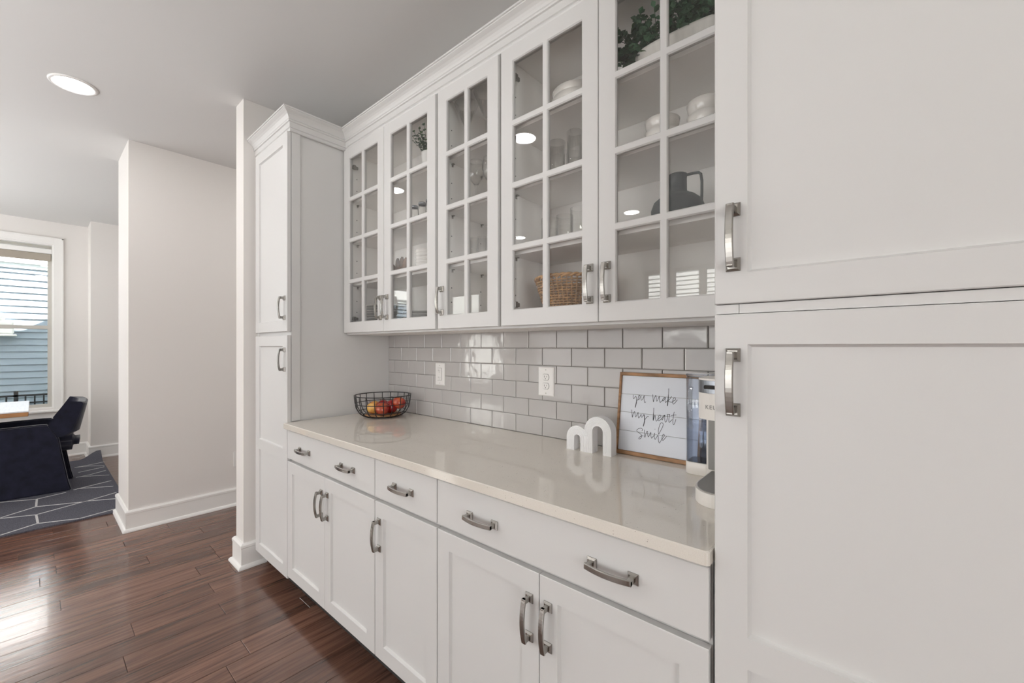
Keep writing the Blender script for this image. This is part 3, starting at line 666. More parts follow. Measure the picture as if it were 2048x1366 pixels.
# wire bowl
bx_, by_ = -2.115, 1.308
t = empty('wire_bowl', (bx_, by_, CT), 'black wire fruit bowl standing in the corner of the counter', 'bowl')
def brad(z):   # radius at height above counter
    ks = [(0.003, .092), (.008, .108), (.022, .128), (.050, .144), (.085, .151), (.120, .1545)]
    for (a, ra), (b, rb) in zip(ks[:-1], ks[1:]):
        if z <= b: return ra+(rb-ra)*(z-a)/(b-a)
    return ks[-1][1]
def ring(rad, z, r, n=64): return MB().tube([(bx_+rad*math.cos(2*math.pi*i/n), by_+rad*math.sin(2*math.pi*i/n), CT+z) for i in range(n)], r, 8, True)
build(ring(.1545, .120, .0026), 'rim', 'black_wire', t)
build(ring(brad(.075), .075, .0019), 'hoop', 'black_wire', t)
build(ring(brad(.030), .030, .0019), 'hoop', 'black_wire', t)
build(ring(.092, .003, .0028), 'base_ring', 'black_wire', t)
for i in range(20):
    a = 2*math.pi*i/20+.1
    zs = [.120, .1, .085, .065, .050, .035, .022, .014, .008, .004]
    pts = [(bx_+brad(z)*math.cos(a), by_+brad(z)*math.sin(a), CT+z) for z in zs]
    build(MB().tube(pts, .0021, 6), 'wire', 'black_wire', t)
wd = MB().lathe([(.0001, .006), (.090, .006), (.098, .009), (.098, .014), (.094, .016), (.0001, .015)], bx_, by_, CT, 40)
build(wd, 'wooden_base', 'frame_oak', t)
# apples
def apple(cx, cy_, cz, r, m_, label, tilt=(0.2, 0.1)):
    t = empty('apple', (cx, cy_, cz), label, 'apple', 'apples in the wire bowl')
    prof = []
    for i in range(19):
        a = math.pi*i/18
        rr_ = r*math.sin(a)*(1+.06*math.cos(a)); z = r*.93*math.cos(a)
        z -= r*.22*math.exp(-(rr_/(r*.28))**2)*(1 if a < 1.5 else -.55)
        prof.append((max(rr_, .0001), z))
    mb = MB().lathe(prof, 0, 0, 0, 28); R_ = Matrix.Rotation(tilt[0], 4, 'X') @ Matrix.Rotation(tilt[1], 4, 'Y')
    mb.xform(Matrix.Translation((cx, cy_, cz)) @ R_); build(mb, 'flesh', m_, t)
    st = MB().tube([(0, 0, r*.66), (.001, .001, r*.9), (.004, .002, r*1.14)], [.0016, .0012, .0016], 6)
    st.xform(Matrix.Translation((cx, cy_, cz)) @ R_); build(st, 'stalk', 'wood_brown', t)
az = CT+.016
apple(-2.125, 1.255, az+.0375, .0385, 'apple_yellow', 'yellow apple with red blush at the front left of the wire bowl', (.5, -.3))
apple(-2.048, 1.262, az+.035, .036, 'apple_orange', 'orange-red apple at the front middle of the wire bowl', (.3, .5))
apple(-2.151, 1.326, az+.036, .037, 'apple_red', 'dark red apple lying behind the yellow one', (.2, -.4))
apple(-2.074, 1.336, az+.037, .038, 'apple_red', 'crimson apple at the rear middle of the wire bowl, behind the orange-red one', (1.0, .2))
apple(-2.012, 1.345, az+.064, .037, 'apple_orange', 'red apple lying highest, at the right of the wire bowl', (-.3, .2))

# double arch ornament with grooved faces
def arch(root, xc, ro, ri, spring, y0, y1, name):
    """arch of concentric ribs; faces the room at y0"""
    mb = MB(); n = 28; nr = 8
    # radial profile across the band: ribs on the front face
    rad = []
    for k in range(nr):
        a = ri+(ro-ri)*k/nr; b = ri+(ro-ri)*(k+1)/nr; m_ = (a+b)/2
        rad += [(a, .0012), (a+(b-a)*.25, .0), (b-(b-a)*.25, .0)]
    rad.append((ro, .0012))
    path = [(1, 0, -spring)]+[(math.cos(math.pi*i/n), math.sin(math.pi*i/n), 0) for i in range(n+1)]+[(-1, 0, -spring)]
    V = []
    for c, s_, dz in path:
        row = [(xc+c*r, y0+d, CT+spring+s_*r+dz) for r, d in rad]+[(xc+c*ro, y1, CT+spring+s_*ro+dz), (xc+c*ri, y1, CT+spring+s_*ri+dz)]
        V.append(row)
    k = len(V[0]); vv = [p for row in V for p in row]; f = []
    for i in range(len(V)-1):
        for q in range(k): f.append((i*k+q, i*k+(q+1) % k, (i+1)*k+(q+1) % k, (i+1)*k+q))
    mb.add(vv, f); mb.add(V[0], [tuple(range(k))[::-1]]); mb.add(V[-1], [tuple(range(k))])
    return build(mb, name, 'matte_white', root)
t = empty('arch_ornament', (-.80, 1.37, CT), 'white ribbed double-arch ornament standing before the framed sign', 'ornament')
arch(t, -.763, .0555, .0215, .0815, 1.352, 1.392, 'large_arch')
arch(t, -.850, .0475, .0135, .047, 1.3525, 1.3915, 'small_arch')

# framed lettered sign leaning against the tiles
n_ = Vector((0, .042, .298)).normalized()
SM = Matrix(((1, 0, 0, 0), (0, n_.z, n_.y, 0), (0, -n_.y, n_.z, 0), (0, 0, 0, 1)))  # local (x, y back, z up) leaned back
SM = Matrix.Translation((-.591, 1.4205, CT+.001)) @ SM
t = empty('framed_sign', (-.576, 1.43, CT), 'square white plank sign in an oak frame reading you make my heart smile', 'sign')
X0, X1, Z0, Z1 = -.1365, .1635, 0.0, .300; fw = .0085
def sgn(mb, name, m_): return build(mb.xform(SM), name, m_, t)
sgn(MB().box(X0, X0+fw, -.002, .014, Z0, Z1, .001), 'frame_side', 'frame_oak')
sgn(MB().box(X1-fw, X1, -.002, .014, Z0, Z1, .001), 'frame_side', 'frame_oak')
sgn(MB().box(X0+fw, X1-fw, -.002, .014, Z0, Z0+.0135, .001), 'frame_bottom', 'frame_oak')
sgn(MB().box(X0+fw, X1-fw, -.002, .014, Z1-.0115, Z1, .001), 'frame_top', 'frame_oak')
zz = [.0135, .0850, .1530, .2195, .2885]
for a, b in zip(zz[:-1], zz[1:]): sgn(MB().box(X0+fw, X1-fw, .0045, .009, a+.0006, b-.0006, .0003), 'board', 'sign_white')
sgn(MB().box(X0+fw, X1-fw, .0091, .0105, .0135, .2885), 'backing', 'mid_grey')
def smooth_line(pts, sub=6):
    if len(pts) < 3: return pts
    P = [pts[0]]+pts+[pts[-1]]; out = []
    for i in range(1, len(P)-2):
        for k in range(sub):
            u = k/sub; q = []
            for d in (0, 1):
                a, b, c, e = P[i-1][d], P[i][d], P[i+1][d], P[i+2][d]
                q.append(.5*(2*b+(c-a)*u+(2*a-5*b+4*c-e)*u*u+(3*b-a-3*c+e)*u**3))
            out.append(q)
    out.append(pts[-1]); return out
HEAVY = {(0, 1), (1, 4), (2, 1), (3, 0)}
for wi, wd_ in enumerate(WORDS):
    mb = MB()
    for si, st in enumerate(wd_):
        L_ = smooth_line([list(p) for p in st]); n = len(L_); V = []
        if (st[0][0]-st[-1][0])**2+(st[0][1]-st[-1][1])**2 < 1e-6 and n < 4:
            cx, cz = st[0]; mb.box(cx-.0008, cx+.0008, .0040, .0046, cz-.0008, cz+.0008); continue
        for i, p in enumerate(L_):
            a, b = L_[max(i-1, 0)], L_[min(i+1, n-1)]; dx, dz = b[0]-a[0], b[1]-a[1]; l = math.hypot(dx, dz) or 1
            w = .00085
            if (wi, si) in HEAVY: w += .00075*math.sin(math.pi*min(1, max(0, (i/(n-1)-.35)/.65))*.75) if i/(n-1) > .35 else 0
            V += [(p[0]-dz/l*w, .0043, p[1]+dx/l*w), (p[0]+dz/l*w, .0043, p[1]-dx/l*w)]
        mb.add(V, [(2*i, 2*i+1, 2*i+3, 2*i+2) for i in range(n-1)])
    sgn(mb, 'lettering', 'ink')

# coffee maker
t = empty('coffee_maker', (-.33, 1.30, CT), 'white single-serve coffee maker with clear water tank beside the right pantry', 'coffee maker')
def rbox(mb, x0, x1, y0, y1, z0, z1, r, n=6, rc=(1, 1, 1, 1), top=.002):
    P = []
    for cx, cy_, a0, on in ((x1, y0, -90, rc[0]), (x1, y1, 0, rc[1]), (x0, y1, 90, rc[2]), (x0, y0, 180, rc[3])):
        q = r if on else .0015; sx = -1 if cx == x1 else 1; sy = 1 if cy_ == y0 else -1
        for k in range(n+1):
            a = math.radians(a0+90*k/n); P.append((cx+sx*q+q*math.cos(a), cy_+sy*q+q*math.sin(a)))
    cxm, cym = (x0+x1)/2, (y0+y1)/2; N_ = len(P)
    ringz = [(z0, top), (z0+top, 0), (z1-top, 0), (z1, top)]
    V = []
    for z, e in ringz:
        for x, y in P:
            dx, dy = x-cxm, y-cym; l = math.hypot(dx, dy) or 1; V.append((x-dx/l*e, y-dy/l*e, z))
    mb.add(V, [(k*N_+i, k*N_+(i+1) % N_, (k+1)*N_+(i+1) % N_, (k+1)*N_+i) for k in range(3) for i in range(N_)], True)
    mb.add(V[:N_], [tuple(range(N_))[::-1]]); mb.add(V[-N_:], [tuple(range(N_))]); return mb
# tank on the left, rear
build(rbox(MB(), -.4455, -.3735, 1.332, 1.412, CT+.0005, CT+.038, .014), 'tank_base', 'coffee_white', t)
tk = build(rbox(MB(), -.4445, -.3745, 1.334, 1.411, CT+.0385, CT+.300, .013), 'water_tank', 'tank', t)
build(rbox(MB(), -.4425, -.3765, 1.336, 1.409, CT+.040, CT+.215, .012), 'water', 'water', tk)
build(rbox(MB(), -.4455, -.3735, 1.332, 1.412, CT+.3005, CT+.3105, .014), 'tank_lid', 'tank', tk)
build(MB().tube([(-.425, 1.331, CT+.27), (-.428, 1.322, CT+.255), (-.428, 1.320, CT+.20), (-.427, 1.322, CT+.155), (-.424, 1.331, CT+.145)], [.006, .008, .0085, .0085, .006], 10), 'tank_grip', 'tumbler', tk)
# tower, base, head
build(rbox(MB(), -.3725, -.240, 1.30, 1.412, CT+.0005, CT+.285, .012, rc=(0, 1, 1, 0)), 'tower', 'coffee_white', t)
build(rbox(MB(), -.3655, -.2415, 1.292, 1.2995, CT+.036, CT+.20, .002), 'back_panel', 'mid_grey', t)
bs = MB(); N_ = 24
P = [(-.240, 1.2905), (-.3560, 1.2905)]+[(-.2980+.0580*math.cos(a), 1.165+.085*math.sin(a)) for a in [math.pi+math.pi*k/N_ for k in range(N_+1)]]
bs.prism(P[::-1] if False else P, 'z', CT+.0005, CT+.034, False); build(bs, 'drip_base', 'coffee_white', t)
P2 = [(-.2980+(x+.2980)*.93, 1.2+(y-1.2)*.93) for x, y in P]
build(MB().prism(P2, 'z', CT+.0342, CT+.036), 'drip_grate', 'mid_grey', t)
hd = MB(); P3 = [(-.240, 1.2995), (-.3665, 1.2995)]+[(-.30325+.06325*math.cos(a), 1.215+.050*math.sin(a)) for a in [math.pi+math.pi*k/N_ for k in range(N_+1)]]
build(MB().prism(P3, 'z', CT+.200, CT+.270), 'brew_head', 'coffee_white', t)
P4 = [(-.30325+(x+.30325)*1.015, 1.22+(y-1.22)*1.015 if y < 1.29 else y) for x, y in P3]
bd = build(MB().prism(P4, 'z', CT+.2705, CT+.3035), 'head_band', 'steel', t)
build(MB().box(-.340, -.262, 1.1615, 1.168, CT+.282, CT+.292, .002), 'lid_handle', 'dark', bd)
build(MB().prism(P3, 'z', CT+.304, CT+.309), 'head_top', 'coffee_white', t)
def text_mesh(body, size, name, m_, parent, mtx):
    c = bpy.data.curves.new('t', 'FONT'); c.body = body; c.size = size; c.extrude = .0003; c.align_x = 'LEFT'; c.space_character = 1.25; c.offset = .0003
    o = bpy.data.objects.new('t', c); COL.objects.link(o); dg = bpy.context.evaluated_depsgraph_get(); dg.update()
    me = bpy.data.meshes.new_from_object(o.evaluated_get(dg)); bpy.data.objects.remove(o); bpy.data.curves.remove(c)
    base = wloc(parent)
    me.transform(Matrix.Translation(-base) @ mtx); me.materials.clear(); me.materials.append(M[m_])
    o = bpy.data.objects.new(name, me); COL.objects.link(o); o.parent = parent; return o
txt = text_mesh('KEURIG', .0145, 'lettering', 'mid_grey', t, Matrix.Rotation(math.pi/2, 4, 'X'))
base = wloc(t)
for v in txt.data.vertices:   # wrap the letters round the curved head
    w = v.co+base; x = w.x-.339; z = w.z+CT+.229
    cx, cyy, rx, ry = -.30325, 1.215, .06325, .050
    u = max(-.999, min(.999, (x-cx)/rx)); y = cyy-ry*math.sqrt(1-u*u)-.0004+w.y*.3
    v.co = Vector((x, y, z))-base

# outlets and switch on the tiles
def outlet(x, z, w, h, label, kind):
    t = empty('wall_outlet', (x, 1.4735, z), label, 'outlet')
    y = 1.4735
    mb = MB(); c = .004
    mb.add([(x-w/2, y, z-h/2), (x+w/2, y, z-h/2), (x+w/2, y, z+h/2), (x-w/2, y, z+h/2), (x-w/2, y-.003, z-h/2), (x+w/2, y-.003, z-h/2), (x+w/2, y-.003, z+h/2), (x-w/2, y-.003, z+h/2),
            (x-w/2+c, y-.006, z-h/2+c), (x+w/2-c, y-.006, z-h/2+c), (x+w/2-c, y-.006, z+h/2-c), (x-w/2+c, y-.006, z+h/2-c)],
           [(8, 9, 10, 11)]+[(a, (a+1) % 4, 4+(a+1) % 4, 4+a) for a in range(4)]+[(4+a, 4+(a+1) % 4, 8+(a+1) % 4, 8+a) for a in range(4)])
    build(mb, 'cover_plate', 'plastic', t)
    if kind == 'duplex':
        for dz in (-.0195, .0195):
            P = [(x+.0165*math.cos(a)*1.0, z+dz+max(-.0125, min(.0125, .0165*math.sin(a)))) for a in [2*math.pi*k/32 for k in range(32)]]
            f_ = build(MB().prism(P, 'y', y-.0085, y-.006), 'receptacle', 'plastic', t)
            P = [(x+.0182*math.cos(a)*1.0, z+dz+max(-.014, min(.014, .0182*math.sin(a)))) for a in [2*math.pi*k/32 for k in range(32)]]
            build(MB().prism(P, 'y', y-.0064, y-.006), 'receptacle_gap', 'mid_grey', t)
            s_ = MB().box(x-.0075, x-.0058, y-.0088, y-.0085, z+dz-.002, z+dz+.0065); s_.box(x+.0052, x+.0067, y-.0088, y-.0085, z+dz-.001, z+dz+.0055)
            s_.lathe([(.0001, 0), (.0022, 0)], 0, 0, 0, 10, False); k = len(s_.v)-20; s_.v[k:] = [(x+p[0], y-.0087, z+dz-.007+p[1]) for p in s_.v[k:]]
            build(s_, 'slots', 'dark', f_, kind='stuff')
    else:
        build(MB().box(x-.0178, x+.0178, y-.0063, y-.006, z-.0345, z+.0345), 'insert_gap', 'mid_grey', t)
        f_ = build(MB().box(x-.0165, x+.0165, y-.009, y-.0062, z-.033, z+.033, .001), 'insert', 'plastic', t)
        for dz in (-.019, .019):
            s_ = MB().box(x-.0075, x-.0058, y-.0093, y-.009, z+dz-.002, z+dz+.0065); s_.box(x+.0052, x+.0067, y-.0093, y-.009, z+dz-.001, z+dz+.0055); s_.box(x-.0018, x+.0018, y-.0093, y-.009, z+dz-.009, z+dz-.0055)
            build(s_, 'slots', 'dark', f_, kind='stuff')
        build(MB().box(x-.006, x+.006, y-.0100, y-.009, z-.005, z-.001, .0003), 'test_button', 'plastic', f_)
        build(MB().box(x-.006, x+.006, y-.0100, y-.009, z+.001, z+.005, .0003), 'reset_button', 'plastic', f_)
    for dz in (-h/2+.012, h/2-.012):
        mb = MB().lathe([(.0001, 0), (.0025, 0), (.003, .0005)], 0, 0, 0, 10, False); mb.v = [(x+p[0], y-.0066+p[2], z+dz+p[1]) for p in mb.v]
        build(mb, 'screw', 'vinyl', t)
outlet(-1.806, 1.1572, .078, .122, 'white rectangular outlet plate on the tiles, nearer the fruit bowl', 'decor')
outlet(-1.0815, 1.1560, .084, .126, 'white duplex outlet plate with two round-sided sockets, nearer the arch ornament', 'duplex')
t = empty('wall_outlet', (-3.99, 1.125, .38), 'white outlet low on the passage wall, half hidden by the partition', 'outlet')
build(MB().box(-3.990, -3.984, 1.08, 1.16, .32, .44, .002), 'cover_plate', 'plastic', t)
build(MB().box(-3.984, -3.981, 1.103, 1.137, .345, .415, .001), 'receptacle', 'plastic', t)

# ================================================================ CABINET CONTENTS
S0, S1, S2, S3 = ZB+.0181, SH[0]+.0191, SH[1]+.0191, SH[2]+.0191   # cabinet floor and shelf tops
def thing(mb, name, m_, loc, label, cat, group=None):
    o = build(mb, name, m_, org=loc); o['label'] = label; o['category'] = cat
    if group: o['group'] = group
    return o
def dup(o, loc, label, group=None):
    c = copy_tree(o); c.location = loc; c['label'] = label
    if group: c['group'] = group
    return c
def plate_prof(r): return [(.0001, .003), (r*.60, .003), (r*.68, .006), (r*.99, .0175), (r, .0185), (r, .0205), (r*.985, .0205), (r*.66, .009), (r*.58, .0065), (.0001, .0065)]
def stack_plates(x, y, r, n, words, grp, m_='plate', dz=.0105):
    first = None
    for i in range(n):
        z = S0+.0005+i*dz-.003
        pos = 'at the bottom' if i == 0 else ('on top' if i == n-1 else ['second', 'third', 'fourth', 'fifth', 'sixth', 'seventh', 'eighth', 'ninth'][i-1]+' from the bottom')
        lab = 'grey dinner plate %s of the %s' % (pos, words)
        if first is None: first = thing(MB().lathe(plate_prof(r), x, y, z, 48), 'dinner_plate', m_, (x, y, z), lab, 'plate', grp)
        else: dup(first, (x, y, z), lab)
stack_plates(-2.160, 1.340, .118, 10, 'plate stack behind the first glass door', 'plates stacked behind the first glass door', dz=.0142)
stack_plates(-1.735, 1.33, .122, 6, 'plate stack behind the second glass door', 'plates stacked behind the second glass door', dz=.0142)
def bowl_prof(r, h): return [(.0001, .002), (r*.45, .002), (r*.48, 0), (r*.55, 0), (r*.60, .004), (r*.84, h*.35), (r*.95, h*.7), (r, h), (r*.97, h*1.01), (r*.91, h*.7), (r*.78, h*.38), (r*.5, .008), (.0001, .007)]
def stack_bowls(x, y, z, r, h, n, dz, words, grp, name='bowl'):
    first = None
    names = ['bottom', 'second', 'third', 'fourth', 'fifth', 'sixth']
    for i in range(n):
        p = 'top bowl' if i == n-1 and n > 1 else names[i]+' bowl'
        lab = 'white glazed %s %s' % (p, words)
        if first is None: first = thing(MB().lathe(bowl_prof(r, h), x, y, z, 40), name, 'ceramic', (x, y, z), lab, 'bowl', grp)
        else: dup(first, (x, y, z+dz*i), lab)
stack_bowls(-1.689, 1.285, S1, .052, .042, 5, .017, 'of the stack behind the second glass door', 'small white bowls behind the second glass door')
stack_bowls(-.828, 1.312, S3, .088, .056, 2, .024, 'on the top shelf above the tumblers', 'white bowls on the top shelf')
stack_bowls(-.499, 1.288, S2, .0525, .050, 2, .036, 'of the left stack under the trough planter', 'left stack of white bowls')
stack_bowls(-.368, 1.288, S2, .0550, .054, 2, .038, 'of the right stack beside the right pantry', 'right stack of white bowls')

# potted sprig plant
def leaf_mesh(l, w, bend=.25, n=4, round_=False):
    mb = MB(); V = []
    for i in range(n+1):
        t_ = i/n; hw = w*(math.sin(math.pi*min(1, t_*.97+.03))**(.55 if round_ else .8)); z = -bend*l*t_*t_
        V += [(-hw, l*t_, z+hw*.18), (0, l*t_, z), (hw, l*t_, z+hw*.18)]
    for i in range(n):
        for q in range(2): mb.add([V[3*i+q], V[3*i+q+1], V[3*i+q+4], V[3*i+q+3]], [(0, 1, 2, 3)], True)
    return mb
def mkmesh(mb, name, m_):
    me = mb.mesh(name); me.materials.append(M[m_]); return me
t = empty('potted_plant', (-1.640, 1.272, S3), 'small green sprig plant in a white pot on the top shelf', 'plant')
build(MB().lathe([(.0001, .002), (.028, 0), (.031, .004), (.041, .088), (.041, .096), (.037, .096), (.036, .084), (.0001, .082)], -1.640, 1.272, S3, 36), 'pot', 'plastic', t)
build(MB().lathe([(.0001, .085), (.036, .0842)], -1.640, 1.272, S3, 24), 'soil', 'dark', t)
rp = random.Random(5); st = MB(); lf = MB(); lf2 = MB()
for i in range(30):
    a = rp.uniform(0, 2*math.pi); L_ = rp.uniform(.07, .13); out = rp.uniform(.15, .75)
    p0 = Vector((-1.640+.02*math.cos(a), 1.272+.02*math.sin(a), S3+.084)); d = Vector((math.cos(a)*out, math.sin(a)*out*.75, 1)).normalized()
    pts = [p0+d*L_*k/6+Vector((math.cos(a)*.014*(k/6)**2, math.sin(a)*.01*(k/6)**2, 0)) for k in range(7)]
    st.tube(pts, .0009, 5)
    for k in range(1, 7):
        for s_ in range(3):
            b = rp.uniform(0, 2*math.pi); q = (Matrix.Translation(pts[k]) @ Matrix.Rotation(b, 4, 'Z') @ Matrix.Rotation(rp.uniform(.2, .9), 4, 'X'))
            lm = leaf_mesh(rp.uniform(.010, .017), rp.uniform(.004, .0065), .2, 2, True).xform(q)
            (lf if rp.random() < .75 else lf2).add(lm.v, lm.f, True)
build(st, 'stems', 'stem', t, kind='stuff'); build(lf, 'foliage', 'leaf', t, kind='stuff'); build(lf2, 'light_foliage', 'leaf_light', t, kind='stuff')

# eucalyptus in a long whitewashed trough
px_, py_ = -.440, 1.288
t = empty('trough_planter', (px_, py_, S3), 'eucalyptus plant in a long whitewashed wooden bowl on the top shelf', 'plant')
def trough():
    mb = MB(); n = 48; rings = [(.70, .0), (.80, .004), (.92, .034), (1.0, .070), (1.0, .078), (.94, .078), (.90, .050), (.6, .040)]
    V = []
    for s_, z in rings:
        for i in range(n):
            a = 2*math.pi*i/n; ca, sa = math.cos(a), math.sin(a)
            x = .142*math.copysign(abs(ca)**.62, ca)*s_; y = .052*math.copysign(abs(sa)**.75, sa)*s_
            V.append((px_+x, py_+y, S3+z))
    k = len(rings)
    mb.add(V, [(j*n+i, j*n+(i+1) % n, (j+1)*n+(i+1) % n, (j+1)*n+i) for j in range(k-1) for i in range(n)], True)
    mb.add(V[:n], [tuple(range(n))[::-1]]); mb.add(V[-n:], [tuple(range(n))]); return mb
build(trough(), 'bowl', 'white_wood', t)
lm_big = mkmesh(leaf_mesh(.026, .0125, .25, 4, True), 'leaf', 'leaf'); lm_b2 = mkmesh(leaf_mesh(.022, .011, .35, 4, True), 'leaf', 'leaf_light')
rp = random.Random(3); sprigs = MB(); cnt = 0; small = MB()
for i in range(95):
    u = rp.uniform(-1, 1); v = rp.uniform(-1, 1)
    if i < 7: u = rp.uniform(-1.0, -.72)
    p0 = Vector((px_+u*.118, py_+v*.03, S3+.06))
    lean = Vector((u*.75+rp.uniform(-.35, .35)-(.35 if u < -.7 else 0), v*.35-.12+rp.uniform(-.2, .2), rp.uniform(.7, 1.25)))
    L_ = rp.uniform(.08, .18); d = lean.normalized(); pts = []
    for k in range(8):
        q = k/7; p = p0+d*L_*q+Vector((d.x*.02*q*q, 0, -.03*q*q*(1-d.z)*2))
        p.x = min(max(p.x, -.640), -.29); p.y = min(max(p.y, 1.245), 1.43); p.z = min(p.z, ZT-.05); pts.append(p)
    sprigs.tube(pts, .0011, 5)
    for k in range(1, 8):
        for s_ in range(2):
            b = rp.uniform(0, 2*math.pi)
            if cnt < 285 and k % 2 == 1:
                o = bpy.data.objects.new('leaf', lm_big if rp.random() < .8 else lm_b2); COL.objects.link(o); o.parent = t
                o.location = pts[k]-wloc(t); o.rotation_euler = (rp.uniform(-.5, .9), rp.uniform(-.5, .5), b); sc_ = rp.uniform(.7, 1.15); o.scale = (sc_, sc_, sc_); cnt += 1
            if k > 1:
                q = Matrix.Translation(pts[k]) @ Matrix.Rotation(b+1.5, 4, 'Z') @ Matrix.Rotation(rp.uniform(-.2, .9), 4, 'X')
                m_ = leaf_mesh(.019, .009, .2, 2, True).xform(q); small.add(m_.v, m_.f, True)
build(sprigs, 'stems', 'stem', t, kind='stuff'); build(small, 'small_foliage', 'leaf', t, kind='stuff')

# jars
def jar(x, y, r, h, label):
    t = empty('glass_jar', (x, y, S2), label, 'jar', 'small glass jars behind the second glass door')
    build(MB().lathe([(.0001, .002), (r*.85, 0), (r, .004), (r, h*.72), (r*.86, h*.84), (r*.86, h*.9), (r*.80, h*.9), (r*.8, h*.82), (r*.92, h*.70), (r*.92, .006), (.0001, .005)], x, y, S2, 28), 'jar_body', 'tumbler', t)
    build(MB().lathe([(r*.80, h*.9), (r*.90, h*.9), (r*.90, h), (r*.84, h*1.03), (.0001, h*1.03)], x, y, S2, 28), 'lid', 'steel', t)
jar(-1.735, 1.252, .0185, .086, 'small glass jar, leftmost of the three jars'); jar(-1.677, 1.256, .0225, .090, 'wider glass jar in the middle of the three jars'); jar(-1.618, 1.256, .0225, .092, 'glass jar at the right of the three jars')
jars = None
# carved wooden hand
t = empty('carved_wooden_hand', (-1.885, 1.262, S1), 'carved brown wooden piece with upright finger shapes, behind the second glass door', 'ornament')
hb = MB(); 
hb.lathe([(.0001, .0), (.030, .0), (.046, .014), (.052, .032), (.048, .040), (.040, .036), (.022, .022), (.0001, .018)], -1.870, 1.268, S1, 24)
build(hb, 'palm', 'wood_brown', t)
for k, (dx, h_, ln) in enumerate(((-.046, .066, -.010), (-.016, .092, .004), (.014, .094, .012), (.042, .086, .018))):
    x = -1.870+dx; build(MB().tube([(x, 1.252, S1+.026), (x+ln*.4, 1.251, S1+.045), (x+ln, 1.250, S1+h_*.85), (x+ln*1.3, 1.251, S1+h_)], [.0135, .0125, .0105, .005], 10), 'finger', 'wood_brown', t)
# stemware
def stemglass(x, y, z, r, h, bowl, label, grp):
    if bowl == 'martini': pr = [(.0001, .003), (.034, .001), (.0345, .0025), (.006, .007), (.0032, .02), (.0032, h*.48), (.006, h*.52), (r, h), (r-.0012, h), (.004, h*.54), (.0001, h*.53)]
    else: pr = [(.0001, .003), (.032, .001), (.0325, .0025), (.006, .007), (.0032, .02), (.0032, h*.40), (.010, h*.45), (r*.85, h*.60), (r, h*.72), (r*.92, h*.88), (r*.82, h), (r*.82-.001, h), (r*.91, h*.88), (r*.98, h*.72), (r*.83, h*.61), (.008, h*.465), (.0001, h*.46)]
    return thing(MB().lathe(pr, x, y, z, 32), 'stemmed_glass', 'tumbler', (x, y, z), label, 'glass', grp)
stemglass(-1.378, 1.272, S3, .054, .235, 'martini', 'wide-rimmed cone-shaped glass at the left of the top shelf', 'stemware in the narrow cabinet')
stemglass(-1.255, 1.272, S3, .054, .240, 'martini', 'wide-rimmed cone-shaped glass at the right of the top shelf', 'stemware in the narrow cabinet')
stemglass(-1.305, 1.262, S2, .036, .190, 'wine', 'wine glass at the left of the second shelf, behind the narrow door', 'stemware in the narrow cabinet')
stemglass(-1.228, 1.270, S2, .036, .185, 'wine', 'wine glass in the middle of the second shelf, behind the narrow door', 'stemware in the narrow cabinet')
stemglass(-1.150, 1.290, S2, .036, .185, 'wine', 'wine glass at the right of the second shelf, behind the narrow door', 'stemware in the narrow cabinet')
def tumbler(x, y, z, r, h, label, grp, facets=0):
    n = 24 if not facets else facets
    pr = [(.0001, .001), (r*.86, 0), (r*.9, .003), (r, h), (r-.0015, h), (r*.9-.0018, .010), (.0001, .009)]
    t_ = MB().lathe(pr, x, y, z, n, not facets)
    if facets: t_.lathe([(r*.905, .004), (r*.945, .007), (r*.975, h*.55), (r*.94, h*.62)], x, y, z, facets*2, False)
    return thing(t_, 'tumbler', 'tumbler', (x, y, z), label, 'glass', grp)
G3 = 'short clear tumblers in the narrow cabinet'
tumbler(-1.302, 1.245, S1, .021, .095, 'clear straight tumbler at the left of its shelf, behind the narrow door', G3)
tumbler(-1.256, 1.250, S1, .021, .095, 'clear straight tumbler in the middle of its shelf, behind the narrow door', G3)
tumbler(-1.205, 1.255, S1, .021, .095, 'clear straight tumbler at the right of its shelf, behind the narrow door', G3)
G4 = 'plain clear tumblers on the second shelf'
tumbler(-.873, 1.252, S2, .031, .128, 'plain clear tumbler at the left of the second shelf beside the pulls', G4)
tumbler(-.795, 1.250, S2, .028, .140, 'tall plain tumbler at the right of the second shelf', G4)
tumbler(-.845, 1.325, S2, .030, .105, 'short plain tumbler behind the tall one on the second shelf', G4)
tumbler(-.728, 1.255, S2, .029, .130, 'plain clear tumbler next to the door stile on the second shelf', G4)
G5 = 'cut-glass tumblers above the wicker basket'
for x, y, h_, w_ in ((-.905, 1.250, .100, 'leftmost'), (-.842, 1.256, .100, 'second from the left'), (-.778, 1.250, .112, 'third from the left'), (-.713, 1.256, .108, 'rightmost')):
    tumbler(x, y, S1, .031, h_, 'faceted cut-glass tumbler, %s in the row above the wicker basket' % w_, G5, 14)

# wicker basket
bxx, byy, bz = -.868, 1.337, S0
t = empty('wicker_basket', (bxx, byy, bz), 'round brown wicker basket on the floor of the cabinet', 'basket')
def bkr(z): return .052+.078*(min(1, z/.160))**.58
nst = 44; bh = .150
for k in range(17):
    z = .006+k*.0090; n = nst*2; pts = []
    for i in range(n):
        a = 2*math.pi*i/n; w = .0022*(1 if (i+k) % 2 == 0 else -1) if True else 0
        w = .0034*math.cos(math.pi*i+math.pi*k)
        r = bkr(z)+w; pts.append((bxx+r*math.cos(a), byy+r*math.sin(a), bz+z))
    build(MB().tube(pts, .0034, 6, True), 'weave_strand', 'wicker', t)
stk = MB()
for i in range(nst):
    a = 2*math.pi*i/nst+math.pi/nst*.5
    stk.tube([(bxx+bkr(z)*math.cos(a), byy+bkr(z)*math.sin(a), bz+z) for z in (.002, .03, .06, .09, .13, .161)], .0028, 5)
build(stk, 'stakes', 'wicker', t, kind='stuff')
n = 120
